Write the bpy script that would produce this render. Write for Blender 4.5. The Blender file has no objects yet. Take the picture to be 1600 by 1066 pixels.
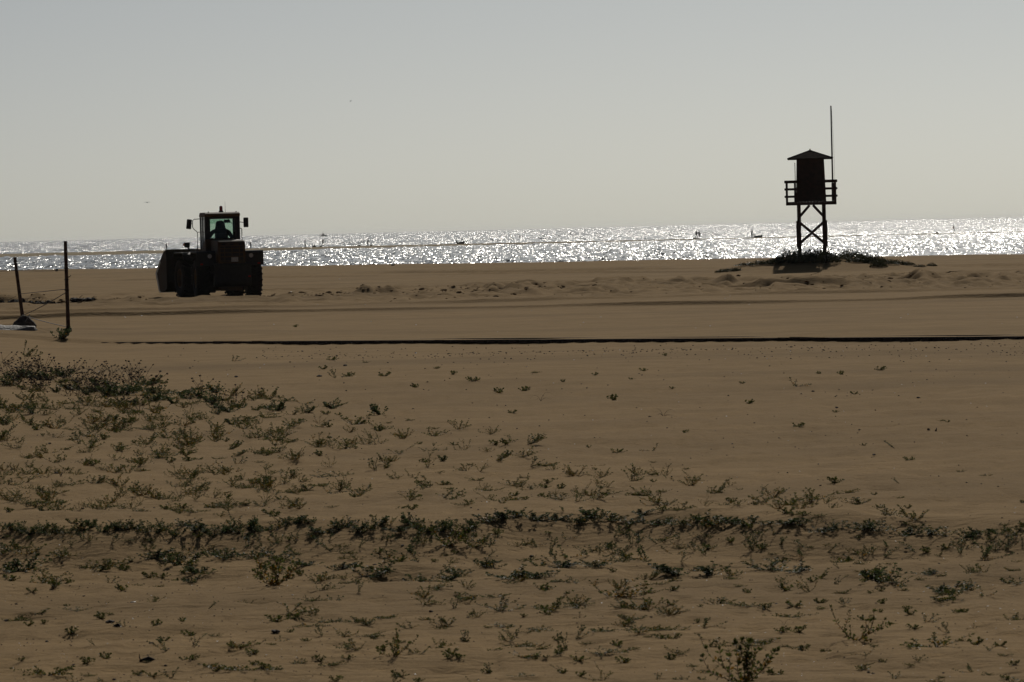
import bpy, bmesh, math, random
import numpy as np
from mathutils import Vector, Matrix, Quaternion

R = math.radians
scene = bpy.context.scene
COL = scene.collection

# ------------------------------------------------------------------ camera, sky, sun, exposure
CAM_Z = 3.3            # metres above the sea
F = 200.0 / 36.0 * 1600.0   # focal length in photo pixels
PITCH = math.atan(175.0 / F)
ROLL = R(1.4)
cam = bpy.data.cameras.new("camera")
cam.lens = 200.0; cam.sensor_width = 36.0
cam.clip_start = 0.5; cam.clip_end = 60000.0
cam.dof.use_dof = True; cam.dof.focus_distance = 190.0; cam.dof.aperture_fstop = 22.0
cam_o = bpy.data.objects.new("camera", cam); COL.objects.link(cam_o)
_f = Vector((0, math.cos(PITCH), -math.sin(PITCH))); _u0 = Vector((0, math.sin(PITCH), math.cos(PITCH))); _r0 = Vector((1, 0, 0))
_r = math.cos(ROLL) * _r0 - math.sin(ROLL) * _u0
_u = math.sin(ROLL) * _r0 + math.cos(ROLL) * _u0
m = Matrix.Identity(4)
for i in range(3):
    m[i][0] = _r[i]; m[i][1] = _u[i]; m[i][2] = -_f[i]
m.translation = (0, 0, CAM_Z)
cam_o.matrix_world = m
scene.camera = cam_o

SUN_EL = R(30.0); SUN_AZ = R(7.7)      # azimuth to the right of the view axis (+Y)
world = bpy.data.worlds.new("World"); scene.world = world; world.use_nodes = True
nt = world.node_tree; nt.nodes.clear()
sky = nt.nodes.new("ShaderNodeTexSky"); sky.sky_type = 'NISHITA'; sky.sun_disc = False
sky.sun_elevation = SUN_EL; sky.sun_rotation = SUN_AZ
sky.altitude = 300.0; sky.air_density = 0.2; sky.dust_density = 1.6; sky.ozone_density = 2.6
bg = nt.nodes.new("ShaderNodeBackground"); bg.inputs[1].default_value = 0.048
wo = nt.nodes.new("ShaderNodeOutputWorld")
tint = nt.nodes.new("ShaderNodeMix"); tint.data_type = 'RGBA'; tint.blend_type = 'MULTIPLY'; tint.inputs[0].default_value = 1.0
tint.inputs[7].default_value = (0.95, 1.03, 0.97, 1)      # white balance
nt.links.new(sky.outputs[0], tint.inputs[6]); nt.links.new(tint.outputs[2], bg.inputs[0]); nt.links.new(bg.outputs[0], wo.inputs[0])
sun = bpy.data.lights.new("sun", 'SUN'); sun.energy = 3.0; sun.angle = R(0.53); sun.color = (1.0, 0.94, 0.84)
sun_o = bpy.data.objects.new("sun", sun); COL.objects.link(sun_o)
sd = Vector((math.sin(SUN_AZ) * math.cos(SUN_EL), math.cos(SUN_AZ) * math.cos(SUN_EL), math.sin(SUN_EL)))
sun_o.rotation_euler = sd.to_track_quat('Z', 'Y').to_euler()
sun_o.location = sd * 300
vs = scene.view_settings
vs.view_transform = 'Standard'; vs.look = 'None'; vs.exposure = -0.9; vs.gamma = 1.0; vs.use_curve_mapping = False
scene.cycles.use_denoising = True
scene.cycles.max_bounces = 6
scene.cycles.sample_clamp_indirect = 4.0

# ------------------------------------------------------------------ helpers
rng = random.Random(7)

def px_ray(x, y):
    """direction through a pixel of the 1600 px wide picture"""
    u = x - 800.0; v = 533.0 - y
    return (_f * F + _r * u + _u * v).normalized()

def px_at(x, y, D):
    d = px_ray(x, y)
    return Vector((0, 0, CAM_Z)) + d * (D / d.y)

def vnoise(x, y, seed=0):
    x = np.asarray(x, dtype=np.float64); y = np.asarray(y, dtype=np.float64)
    xi = np.floor(x).astype(np.int64); yi = np.floor(y).astype(np.int64)
    fx = x - xi; fy = y - yi
    fx = fx * fx * fx * (fx * (fx * 6 - 15) + 10); fy = fy * fy * fy * (fy * (fy * 6 - 15) + 10)
    def h(a, b):
        n = (a * 374761393 + b * 668265263 + seed * 974634777) & 0xFFFFFFFF
        n = ((n ^ (n >> 13)) * 1274126177) & 0xFFFFFFFF
        n = ((n ^ (n >> 16)) * 2246822519) & 0xFFFFFFFF
        return ((n ^ (n >> 15)) & 0xFFFFFF) / float(0xFFFFFF)
    a = h(xi, yi); b = h(xi + 1, yi); c = h(xi, yi + 1); d = h(xi + 1, yi + 1)
    return (a + (b - a) * fx) * (1 - fy) + (c + (d - c) * fx) * fy - 0.5

def sstep(a, b, x):
    t = np.clip((x - a) / (b - a), 0, 1)
    return t * t * (3 - 2 * t)

def mesh_np(name, verts, quads, mat, smooth=True):
    me = bpy.data.meshes.new(name)
    nv = len(verts); nq = len(quads)
    me.vertices.add(nv); me.vertices.foreach_set("co", np.asarray(verts, dtype=np.float32).ravel())
    me.loops.add(nq * 4); me.loops.foreach_set("vertex_index", np.asarray(quads, dtype=np.int32).ravel())
    me.polygons.add(nq)
    me.polygons.foreach_set("loop_start", np.arange(0, nq * 4, 4, dtype=np.int32))
    me.polygons.foreach_set("loop_total", np.full(nq, 4, dtype=np.int32))
    me.polygons.foreach_set("use_smooth", np.full(nq, smooth, dtype=bool))
    me.update(calc_edges=True); me.validate()
    if mat: me.materials.append(mat)
    return me

def grid_quads(nr, nc, base=0):
    i = np.arange(nr - 1)[:, None] * nc + np.arange(nc - 1)[None, :] + base
    return np.stack([i, i + 1, i + nc + 1, i + nc], axis=-1).reshape(-1, 4)

def link(name, me, parent=None, loc=None, rot=None):
    o = bpy.data.objects.new(name, me); COL.objects.link(o)
    if parent: o.parent = parent
    if loc is not None: o.location = loc
    if rot is not None: o.rotation_euler = rot
    return o

def tag(o, label=None, cat=None, group=None, kind=None):
    if label: o["label"] = label
    if cat: o["category"] = cat
    if group: o["group"] = group
    if kind: o["kind"] = kind
    return o

def empty(name, loc=(0, 0, 0), rot=(0, 0, 0)):
    o = bpy.data.objects.new(name, None); COL.objects.link(o)
    o.location = loc; o.rotation_euler = rot; o.empty_display_size = 0.2
    return o

class MB:
    """collects shapes into one mesh"""
    def __init__(s): s.v = []; s.f = []; s.m = []
    def add(s, vs, fs, mi=0):
        b = len(s.v); s.v += [tuple(v) for v in vs]; s.f += [tuple(i + b for i in f) for f in fs]; s.m += [mi] * len(fs)
        return s
    def box(s, x0, x1, y0, y1, z0, z1, mi=0, M=None):
        vs = [Vector((x, y, z)) for z in (z0, z1) for y in (y0, y1) for x in (x0, x1)]
        if M is not None: vs = [M @ v for v in vs]
        return s.add(vs, [(0, 2, 3, 1), (4, 5, 7, 6), (0, 1, 5, 4), (2, 6, 7, 3), (0, 4, 6, 2), (1, 3, 7, 5)], mi)
    def tube(s, pts, r, n=6, mi=0, caps=True):
        pts = [Vector(p) for p in pts]
        rs = r if isinstance(r, (list, tuple)) else [r] * len(pts)
        b = len(s.v); ref = None
        for i, p in enumerate(pts):
            t = (pts[min(i + 1, len(pts) - 1)] - pts[max(i - 1, 0)])
            if t.length < 1e-9: t = Vector((0, 0, 1))
            t.normalize()
            if ref is None:
                ref = t.orthogonal().normalized()
            a = (ref - t * ref.dot(t))
            a = a.normalized() if a.length > 1e-6 else t.orthogonal().normalized()
            ref = a; c = t.cross(a)
            for k in range(n):
                q = 2 * math.pi * k / n
                s.v.append(tuple(p + (a * math.cos(q) + c * math.sin(q)) * rs[i]))
        for i in range(len(pts) - 1):
            for k in range(n):
                k2 = (k + 1) % n
                s.f.append((b + i * n + k, b + i * n + k2, b + (i + 1) * n + k2, b + (i + 1) * n + k)); s.m.append(mi)
        if caps:
            s.f.append(tuple(b + k for k in range(n))[::-1]); s.m.append(mi)
            e = b + (len(pts) - 1) * n
            s.f.append(tuple(e + k for k in range(n))); s.m.append(mi)
        return s
    def beam(s, p, q, w, h, mi=0):
        """rectangular bar from p to q; w across, h in the other direction"""
        p = Vector(p); q = Vector(q); t = (q - p).normalized()
        up = Vector((0, 1, 0)) if abs(t.y) < 0.9 else Vector((0, 0, 1))
        a = t.cross(up).normalized(); c = a.cross(t).normalized()
        vs = [e + a * (sx * w / 2) + c * (sy * h / 2) for e in (p, q) for sx, sy in ((-1, -1), (1, -1), (1, 1), (-1, 1))]
        return s.add(vs, [(3, 2, 1, 0), (4, 5, 6, 7), (0, 1, 5, 4), (1, 2, 6, 5), (2, 3, 7, 6), (3, 0, 4, 7)], mi)
    def lathe_x(s, prof, n=32, mi=0, cx=0, cy=0, cz=0):
        """closed profile of (x, r) turned round the X axis"""
        b = len(s.v); k = len(prof)
        for i in range(n):
            a = 2 * math.pi * i / n
            for (x, r) in prof: s.v.append((cx + x, cy + r * math.cos(a), cz + r * math.sin(a)))
        for i in range(n):
            i2 = (i + 1) % n
            for j in range(k):
                j2 = (j + 1) % k
                s.f.append((b + i * k + j, b + i * k + j2, b + i2 * k + j2, b + i2 * k + j)); s.m.append(mi)
        return s
    def prism_x(s, poly, x0, x1, mi=0):
        """polygon in (y, z) pushed along X"""
        n = len(poly)
        vs = [(x0, y, z) for y, z in poly] + [(x1, y, z) for y, z in poly]
        fs = [tuple(range(n)), tuple(range(2 * n - 1, n - 1, -1))] + [(i, i + n, (i + 1) % n + n, (i + 1) % n) for i in range(n)]
        return s.add(vs, fs, mi)
    def ball(s, c, rx, ry, rz, nu=8, nv=6, mi=0):
        b = len(s.v)
        for j in range(1, nv):
            t = math.pi * j / nv
            for i in range(nu):
                a = 2 * math.pi * i / nu
                s.v.append((c[0] + rx * math.sin(t) * math.cos(a), c[1] + ry * math.sin(t) * math.sin(a), c[2] + rz * math.cos(t)))
        top = len(s.v); s.v.append((c[0], c[1], c[2] + rz)); bot = len(s.v); s.v.append((c[0], c[1], c[2] - rz))
        for i in range(nu):
            i2 = (i + 1) % nu
            s.f.append((top, b + i, b + i2)); s.m.append(mi)
            for j in range(nv - 2):
                s.f.append((b + j * nu + i, b + (j + 1) * nu + i, b + (j + 1) * nu + i2, b + j * nu + i2)); s.m.append(mi)
            e = b + (nv - 2) * nu
            s.f.append((bot, e + i2, e + i)); s.m.append(mi)
        return s
    def mesh(s, name, mats, bevel=0.0, seg=2, smooth=False, fixn=True):
        me = bpy.data.meshes.new(name)
        me.from_pydata(s.v, [], s.f)
        me.polygons.foreach_set("material_index", s.m)
        if fixn or bevel:
            bm = bmesh.new(); bm.from_mesh(me)
            if fixn: bmesh.ops.recalc_face_normals(bm, faces=bm.faces[:])
            if bevel:
                bmesh.ops.remove_doubles(bm, verts=bm.verts[:], dist=1e-5)
                es = [e for e in bm.edges if len(e.link_faces) == 2 and e.calc_face_angle(0) > R(25)]
                bmesh.ops.bevel(bm, geom=es, offset=bevel, segments=seg, affect='EDGES', clamp_overlap=True, profile=0.5)
            bm.to_mesh(me); bm.free()
        if smooth: me.polygons.foreach_set("use_smooth", [True] * len(me.polygons))
        for mt in (mats if isinstance(mats, (list, tuple)) else [mats]): me.materials.append(mt)
        me.update()
        return me
    def build(s, name, mats, parent=None, **k):
        loc = k.pop("loc", None); rot = k.pop("rot", None)
        return link(name, s.mesh(name, mats, **k), parent, loc, rot)

# ------------------------------------------------------------------ materials
def new_mat(name):
    mt = bpy.data.materials.new(name); mt.use_nodes = True
    n = mt.node_tree
    return mt, n, n.nodes["Principled BSDF"]

def mat_plain(name, col, rough=0.6, metal=0.0, var=0.25, scale=6.0, bump=0.0, dirt=None, spec=0.5):
    """principled with a noise-broken colour; dirt = second colour laid on in patches"""
    mt, n, b = new_mat(name)
    tc = n.nodes.new("ShaderNodeTexCoord")
    no = n.nodes.new("ShaderNodeTexNoise"); no.inputs["Scale"].default_value = scale; no.inputs["Detail"].default_value = 5
    n.links.new(tc.outputs["Object"], no.inputs["Vector"])
    rp = n.nodes.new("ShaderNodeValToRGB"); n.links.new(no.outputs["Fac"], rp.inputs[0])
    c0 = tuple(c * (1 - var) for c in col) + (1,); c1 = (tuple(min(1, c * (1 + var)) for c in col) if dirt is None else dirt) + (1,)
    rp.color_ramp.elements[0].position = 0.35; rp.color_ramp.elements[0].color = c0
    rp.color_ramp.elements[1].position = 0.68; rp.color_ramp.elements[1].color = c1
    n.links.new(rp.outputs[0], b.inputs["Base Color"])
    b.inputs["Roughness"].default_value = rough; b.inputs["Metallic"].default_value = metal
    b.inputs["Specular IOR Level"].default_value = spec
    if bump:
        bp = n.nodes.new("ShaderNodeBump"); bp.inputs["Strength"].default_value = bump; bp.inputs["Distance"].default_value = 0.02
        n.links.new(no.outputs["Fac"], bp.inputs["Height"]); n.links.new(bp.outputs[0], b.inputs["Normal"])
    return mt

def mat_sand(name, c0, c1, damp):
    mt, n, b = new_mat(name)
    geo = n.nodes.new("ShaderNodeNewGeometry")
    def noise(scale, detail, stretch=None, rough=0.55):
        t = n.nodes.new("ShaderNodeTexNoise"); t.inputs["Scale"].default_value = scale; t.inputs["Detail"].default_value = detail
        t.inputs["Roughness"].default_value = rough
        if stretch:
            mp = n.nodes.new("ShaderNodeMapping"); mp.inputs["Scale"].default_value = stretch
            n.links.new(geo.outputs["Position"], mp.inputs[0]); n.links.new(mp.outputs[0], t.inputs["Vector"])
        else: n.links.new(geo.outputs["Position"], t.inputs["Vector"])
        return t
    a = noise(1.3, 6); f = noise(38.0, 3); w = noise(0.16, 4, (0.35, 1, 1))
    rp = n.nodes.new("ShaderNodeValToRGB"); n.links.new(a.outputs["Fac"], rp.inputs[0])
    rp.color_ramp.elements[0].position = 0.3; rp.color_ramp.elements[0].color = c0 + (1,)
    rp.color_ramp.elements[1].position = 0.7; rp.color_ramp.elements[1].color = c1 + (1,)
    rw = n.nodes.new("ShaderNodeValToRGB"); n.links.new(w.outputs["Fac"], rw.inputs[0])
    rw.color_ramp.elements[0].position = 0.48; rw.color_ramp.elements[0].color = (0, 0, 0, 1)
    rw.color_ramp.elements[1].position = 0.72; rw.color_ramp.elements[1].color = (0.8, 0.8, 0.8, 1)
    mx = n.nodes.new("ShaderNodeMix"); mx.data_type = 'RGBA'
    n.links.new(rw.outputs[0], mx.inputs[0]); n.links.new(rp.outputs[0], mx.inputs[6]); mx.inputs[7].default_value = damp + (1,)
    # single dark and pale grains
    rg = n.nodes.new("ShaderNodeValToRGB"); n.links.new(f.outputs["Fac"], rg.inputs[0])
    rg.color_ramp.elements[0].position = 0.28; rg.color_ramp.elements[0].color = (0.62, 0.6, 0.58, 1)
    rg.color_ramp.elements[1].position = 0.46; rg.color_ramp.elements[1].color = (1, 1, 1, 1)
    mg = n.nodes.new("ShaderNodeMix"); mg.data_type = 'RGBA'; mg.blend_type = 'MULTIPLY'; mg.inputs[0].default_value = 1.0
    n.links.new(mx.outputs[2], mg.inputs[6]); n.links.new(rg.outputs[0], mg.inputs[7])
    n.links.new(mg.outputs[2], b.inputs["Base Color"])
    b.inputs["Roughness"].default_value = 0.95; b.inputs["Specular IOR Level"].default_value = 0.06
    h1 = noise(6.0, 5, (1, 1.6, 1)); h2 = noise(55.0, 3)
    ad = n.nodes.new("ShaderNodeMath"); ad.operation = 'MULTIPLY_ADD'; ad.inputs[1].default_value = 0.12
    n.links.new(h2.outputs["Fac"], ad.inputs[0]); n.links.new(h1.outputs["Fac"], ad.inputs[2])
    bp = n.nodes.new("ShaderNodeBump"); bp.inputs["Strength"].default_value = 0.8; bp.inputs["Distance"].default_value = 0.035
    n.links.new(ad.outputs[0], bp.inputs["Height"]); n.links.new(bp.outputs[0], b.inputs["Normal"])
    return mt

def mat_water(name):
    mt, n, b = new_mat(name)
    b.inputs["Base Color"].default_value = (0.02, 0.028, 0.032, 1)
    b.inputs["Roughness"].default_value = 0.2; b.inputs["IOR"].default_value = 1.333
    geo = n.nodes.new("ShaderNodeNewGeometry")
    last = geo.outputs["Normal"]
    sx = n.nodes.new("ShaderNodeSeparateXYZ"); n.links.new(geo.outputs["Position"], sx.inputs[0])
    mr = n.nodes.new("ShaderNodeMapRange"); n.links.new(sx.outputs[1], mr.inputs[0])      # rougher water outside the bar
    mr.inputs[1].default_value = 1100.0; mr.inputs[2].default_value = 1700.0
    for sc, amp, det, far in (((4.6, 0.19, 1.0), 1.8, 2, 0), ((1.1, 0.04, 1.0), 1.35, 2, 0), ((1.1, 0.003, 1.0), 2.8, 2, 1)):   # slopes of small and larger wavelets
        mp = n.nodes.new("ShaderNodeMapping"); mp.inputs["Scale"].default_value = sc
        t = n.nodes.new("ShaderNodeTexNoise"); t.inputs["Scale"].default_value = 1.0; t.inputs["Detail"].default_value = det
        n.links.new(geo.outputs["Position"], mp.inputs[0]); n.links.new(mp.outputs[0], t.inputs["Vector"])
        sub = n.nodes.new("ShaderNodeVectorMath"); sub.operation = 'SUBTRACT'; sub.inputs[1].default_value = (0.5, 0.5, 0.5)
        n.links.new(t.outputs["Color"], sub.inputs[0])
        mul = n.nodes.new("ShaderNodeVectorMath"); mul.operation = 'MULTIPLY'; mul.inputs[1].default_value = (amp, amp, 0.0)
        n.links.new(sub.outputs[0], mul.inputs[0])
        add = n.nodes.new("ShaderNodeVectorMath"); add.operation = 'ADD'; mo = mul.outputs[0]
        if far:
            sc2 = n.nodes.new("ShaderNodeVectorMath"); sc2.operation = 'SCALE'; n.links.new(mo, sc2.inputs[0]); n.links.new(mr.outputs[0], sc2.inputs["Scale"]); mo = sc2.outputs[0]
        n.links.new(last, add.inputs[0]); n.links.new(mo, add.inputs[1]); last = add.outputs[0]
    nz = n.nodes.new("ShaderNodeVectorMath"); nz.operation = 'NORMALIZE'
    n.links.new(last, nz.inputs[0]); n.links.new(nz.outputs[0], b.inputs["Normal"])
    return mt

def mat_glass(name, tint):
    mt, n, b = new_mat(name); n.nodes.remove(b)
    tr = n.nodes.new("ShaderNodeBsdfTransparent"); tr.inputs[0].default_value = tint + (1,)
    gl = n.nodes.new("ShaderNodeBsdfGlossy"); gl.inputs["Roughness"].default_value = 0.03
    fr = n.nodes.new("ShaderNodeFresnel"); fr.inputs[0].default_value = 1.45
    mx = n.nodes.new("ShaderNodeMixShader"); n.links.new(fr.outputs[0], mx.inputs[0])
    n.links.new(tr.outputs[0], mx.inputs[1]); n.links.new(gl.outputs[0], mx.inputs[2])
    n.links.new(mx.outputs[0], n.nodes["Material Output"].inputs[0])
    return mt

def mat_leaf(name, col, var=0.4, trans=0.35):
    mt = mat_plain(name, col, 0.55, var=var, scale=14, spec=0.3)
    n = mt.node_tree; b = n.nodes["Principled BSDF"]; out = n.nodes["Material Output"]
    t = n.nodes.new("ShaderNodeBsdfTranslucent"); src = b.inputs["Base Color"].links[0].from_socket
    n.links.new(src, t.inputs[0])
    mx = n.nodes.new("ShaderNodeMixShader"); mx.inputs[0].default_value = trans
    n.links.new(b.outputs[0], mx.inputs[1]); n.links.new(t.outputs[0], mx.inputs[2]); n.links.new(mx.outputs[0], out.inputs[0])
    return mt

M_SAND = mat_sand("sand", (0.345, 0.22, 0.089), (0.44, 0.285, 0.124), (0.28, 0.18, 0.074))
M_BAR = mat_sand("bar_sand", (0.40, 0.31, 0.18), (0.45, 0.36, 0.22), (0.36, 0.28, 0.17))
M_CLOD = mat_plain("damp_sand", (0.24, 0.155, 0.065), 0.95, var=0.3, scale=3.0, bump=0.4, spec=0.05)
M_WATER = mat_water("sea_water")
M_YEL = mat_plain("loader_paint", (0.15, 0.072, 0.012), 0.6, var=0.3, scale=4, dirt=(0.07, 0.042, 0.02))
M_DARK = mat_plain("dark_steel", (0.018, 0.017, 0.016), 0.6, var=0.3, scale=8)
M_RUB = mat_plain("tyre_rubber", (0.014, 0.013, 0.012), 0.9, var=0.3, scale=9, dirt=(0.026, 0.022, 0.018))
M_RIM = mat_plain("rim_paint", (0.24, 0.12, 0.03), 0.6, var=0.4, scale=7, dirt=(0.10, 0.07, 0.045))
M_BUCKET = mat_plain("bucket_paint", (0.055, 0.033, 0.014), 0.7, var=0.35, scale=3, dirt=(0.03, 0.023, 0.016))
M_STEEL = mat_plain("worn_steel", (0.48, 0.48, 0.47), 0.38, metal=0.9, var=0.3, scale=5)
M_GLASS = mat_glass("cab_glass", (0.80, 0.88, 0.84))
M_RED = mat_plain("red_lens", (0.45, 0.03, 0.015), 0.25, var=0.2)
M_ORANGE = mat_plain("orange_lens", (0.7, 0.16, 0.02), 0.25, var=0.2)
M_LENS = mat_plain("lamp_lens", (0.5, 0.5, 0.48), 0.15, var=0.1)
M_PLATE = mat_plain("plate", (0.45, 0.45, 0.42), 0.5, var=0.15, scale=20)
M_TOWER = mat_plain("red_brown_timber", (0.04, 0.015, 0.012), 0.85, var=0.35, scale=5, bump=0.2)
M_ROOF = mat_plain("roof_shingle", (0.03, 0.02, 0.018), 1.0, var=0.3, scale=7, bump=0.2, spec=0.02)
M_POLE = mat_plain("pole_metal", (0.16, 0.15, 0.15), 0.5, metal=0.3, var=0.2)
M_ROPE = mat_plain("rope", (0.09, 0.08, 0.06), 0.9, var=0.3)
M_POST = mat_plain("weathered_post", (0.075, 0.045, 0.035), 0.85, var=0.4, scale=12, bump=0.3)
M_WIRE = mat_plain("wire", (0.05, 0.04, 0.035), 0.6, metal=0.5, var=0.3)
M_BAG = mat_plain("bag_cloth", (0.11, 0.095, 0.075), 0.9, var=0.35, scale=7, bump=0.4)
M_SHEET = mat_plain("plastic_sheet", (0.25, 0.24, 0.22), 0.6, var=0.15, scale=5)
M_PLANK = mat_plain("boardwalk_plank", (0.085, 0.066, 0.05), 0.9, var=0.4, scale=9, bump=0.3, spec=0.2)
M_STEM = mat_plain("plant_stem", (0.13, 0.085, 0.04), 0.8, var=0.35, scale=25)
M_LEAF = mat_leaf("fleshy_leaf", (0.092, 0.108, 0.026), trans=0.5)
M_LEAF2 = mat_leaf("yellowing_leaf", (0.30, 0.165, 0.022), trans=0.5)
M_BLUE = mat_leaf("bluish_leaf", (0.07, 0.098, 0.038), trans=0.5)
M_FLOWER = mat_plain("yellow_petal", (0.72, 0.42, 0.03), 0.6, var=0.15, scale=30)
M_DRY = mat_plain("dry_stalk", (0.085, 0.06, 0.035), 0.85, var=0.35, scale=20)
M_HEAD = mat_plain("dry_flower_head", (0.022, 0.016, 0.012), 0.9, var=0.3, scale=30)
M_SHRUB = mat_leaf("mound_leaf", (0.075, 0.08, 0.026), 0.5, 0.15)
M_DRIFT = mat_plain("dark_driftwood", (0.03, 0.022, 0.017), 0.85, var=0.35, scale=20, bump=0.3)
M_SHELL = mat_plain("shell", (0.80, 0.78, 0.74), 0.38, var=0.12, scale=40)
M_PEB = mat_plain("dark_debris", (0.06, 0.045, 0.032), 0.85, var=0.4, scale=30)
M_SKIN = mat_plain("skin", (0.35, 0.2, 0.14), 0.6, var=0.1)
M_CLOTH1 = mat_plain("dark_jacket", (0.022, 0.024, 0.03), 0.9, var=0.3)
M_CLOTH2 = mat_plain("waders", (0.035, 0.035, 0.03), 0.7, var=0.3)
M_CLOTH3 = mat_plain("dark_red_jacket", (0.09, 0.02, 0.018), 0.9, var=0.3)
M_HAIR = mat_plain("hair", (0.02, 0.015, 0.012), 0.7, var=0.3)
M_HULL = mat_plain("boat_hull", (0.07, 0.075, 0.085), 0.5, var=0.2)
M_GULL = mat_plain("gull_feather", (0.03, 0.03, 0.03), 0.7, var=0.3)
M_SEAT = mat_plain("seat_vinyl", (0.02, 0.02, 0.022), 0.6, var=0.2)

# ------------------------------------------------------------------ terrain
TOWER = Vector((14.3, 269.0)); MOUND_TOP = 0.74
LOAD = Vector((-10.6, 213.0))

def crest_y(X): return 378.0 - 1.44 * X
def ridge_y(X): return 44.2 - 0.35 * X + 0.55 * np.sin(X * 0.9 + 0.6) + 0.3 * np.sin(X * 2.3)
def walk_y(X): return 116.4 - 0.93 * X

def ground_base(X, Y):
    X = np.asarray(X, float); Y = np.asarray(Y, float)
    z = np.full(np.broadcast(X, Y).shape, 1.0)
    d = Y - crest_y(X)
    z = z - 0.1 * sstep(230, 280, Y) * (1 - sstep(-60, -10, d))
    z = z + 0.05 * np.exp(-(d / 14.0) ** 2) - 1.9 * sstep(2, 95, d)
    # foreground lies lower, below a little scarp
    r = ridge_y(X) - Y
    z = z - 0.20 * sstep(-0.1, 1.7, r) + 0.05 * np.exp(-((r + 0.35) / 0.55) ** 2)
    # planted hummock at the left
    hx = sstep(-6.2, -12.0, X + 0.06 * (Y - 92)) * 0.30
    z = z + hx * sstep(80, 100, Y) * (1 - sstep(128, 150, Y))
    # mound under the tower
    mx = (X - TOWER.x + 0.3); my = Y - TOWER.y
    ax = np.where(mx < 0, 4.3, 5.2); ay = np.where(my < 0, 7.0, 9.0)
    rr = 1.15 * np.abs(mx / ax) ** 2.4 + np.abs(my / ay) ** 3.2
    z = z + MOUND_TOP * np.exp(-rr)
    return z

def ground(X, Y):
    X = np.asarray(X, float); Y = np.asarray(Y, float)
    z = ground_base(X, Y)
    z = z + 0.10 * vnoise(X / 9.0, Y / 11.0, 1) + 0.045 * vnoise(X / 2.1, Y / 2.6, 2)
    near = 1 - sstep(60, 110, Y)
    z = z + near * (0.05 * vnoise(X / 0.8, Y / 1.0, 3) + 0.014 * vnoise(X / 0.22, Y / 0.3, 4) + 0.02 * vnoise(X * 0.9 + Y * 0.4, Y * 5.5 - X * 0.8, 5))
    # drifted sand behind the boardwalk, small scoops in front of it
    s = (Y - walk_y(X))
    z = z + 0.062 * sstep(0.0, 0.34, s) * (1 - sstep(8, 30, s)) - 0.025 * np.exp(-((s + 0.5) / 0.6) ** 2) * (0.6 + vnoise(X / 0.9, Y / 3, 9))
    z = z - near * 0.09 * np.clip(vnoise(X / 0.16, Y / 0.22, 6) - 0.16, 0, 1) - near * 0.18 * np.clip(vnoise(X / 0.45, Y / 0.6, 7) - 0.3, 0, 1)
    # wheel ruts: steep little ridges
    for y0, k, amp, wd, sd in ((165.5, -0.10, 0.125, 0.42, 20), (181.0, -0.12, 0.09, 0.4, 21), (192.0, -0.05, 0.07, 0.4, 24), (199.0, -0.12, 0.07, 0.5, 25), (232.0, -0.2, 0.09, 0.5, 26), (251.0, -0.3, 0.07, 0.5, 27), (300.0, -1.3, 0.10, 0.7, 22), (318.0, -1.4, 0.12, 0.9, 23)):
        d = Y - (y0 + k * X + 1.2 * vnoise(X / 14.0, X * 0, sd))
        a = amp * (0.75 + 0.9 * vnoise(X / 5.0, X * 0 + 3, sd))
        z = z + a * np.where(d < 0, np.exp(-(d / (wd * 0.45)) ** 2), np.exp(-(d / (wd * 1.8)) ** 2)) - 0.35 * a * np.exp(-((d + 0.9) / 0.5) ** 2)
    # churned band where the loader has been working
    yc = 207.0 - 0.1 * X
    band = sstep(-26, -14, Y - yc) * (1 - sstep(20, 34, Y - yc))
    band = band * (0.35 + 0.65 * sstep(-12, 4, X + 6 * vnoise(Y / 6, X / 8, 33)) + 0.5 * np.exp(-((Y - 209) / 5) ** 2))
    band = band * (1 - np.exp(-((X - LOAD.x) / 2.6) ** 4 - ((Y - LOAD.y + 1.0) / 6.0) ** 4))
    lump = np.clip(vnoise(X / 0.75, Y / 1.5, 11) * 1.0 + vnoise(X / 2.6, Y / 4.0, 12) * 0.9, 0, 1)
    z = z + band * (0.42 * lump ** 1.4 + 0.19 * np.clip(vnoise(X / 0.32, Y / 0.7, 13) + 0.6 * vnoise(X / 1.1, Y / 1.6, 16), -0.1, 1))
    # heap of churned sand at far left
    z = z + 0.34 * np.exp(-((X + 18.2) / 1.7) ** 4 - ((Y - 211) / 0.8) ** 2) * (0.8 + 0.8 * vnoise(X / 0.5, Y / 0.8, 14))
    z = z + 0.16 * np.exp(-((X + 14.6) / 1.5) ** 4 - ((Y - 206) / 0.7) ** 2) * (0.8 + 0.9 * vnoise(X / 0.4, Y / 0.8, 15))
    # hollow under the ridge
    hp = HOLLOW
    z = z - 0.10 * np.exp(-((X - hp.x) / 0.28) ** 2 - ((Y - hp.y) / 0.45) ** 2) + 0.05 * np.exp(-((X - hp.x) / 0.45) ** 2 - ((Y - hp.y - 0.8) / 0.35) ** 2)
    # the loader has packed the sand it stands on
    pk = np.exp(-((X - LOAD.x) / 2.8) ** 4 - ((Y - LOAD.y - 1.0) / 4.0) ** 4)
    z = z * (1 - pk) + pk * (1.0 + 0.03 * vnoise(X / 0.5, Y / 0.9, 18))
    return z

_hp = px_at(628, 848, 41.0); HOLLOW = Vector((_hp.x, 41.0))

def gz(x, y): return float(ground(np.array([x]), np.array([y]))[0])

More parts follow.
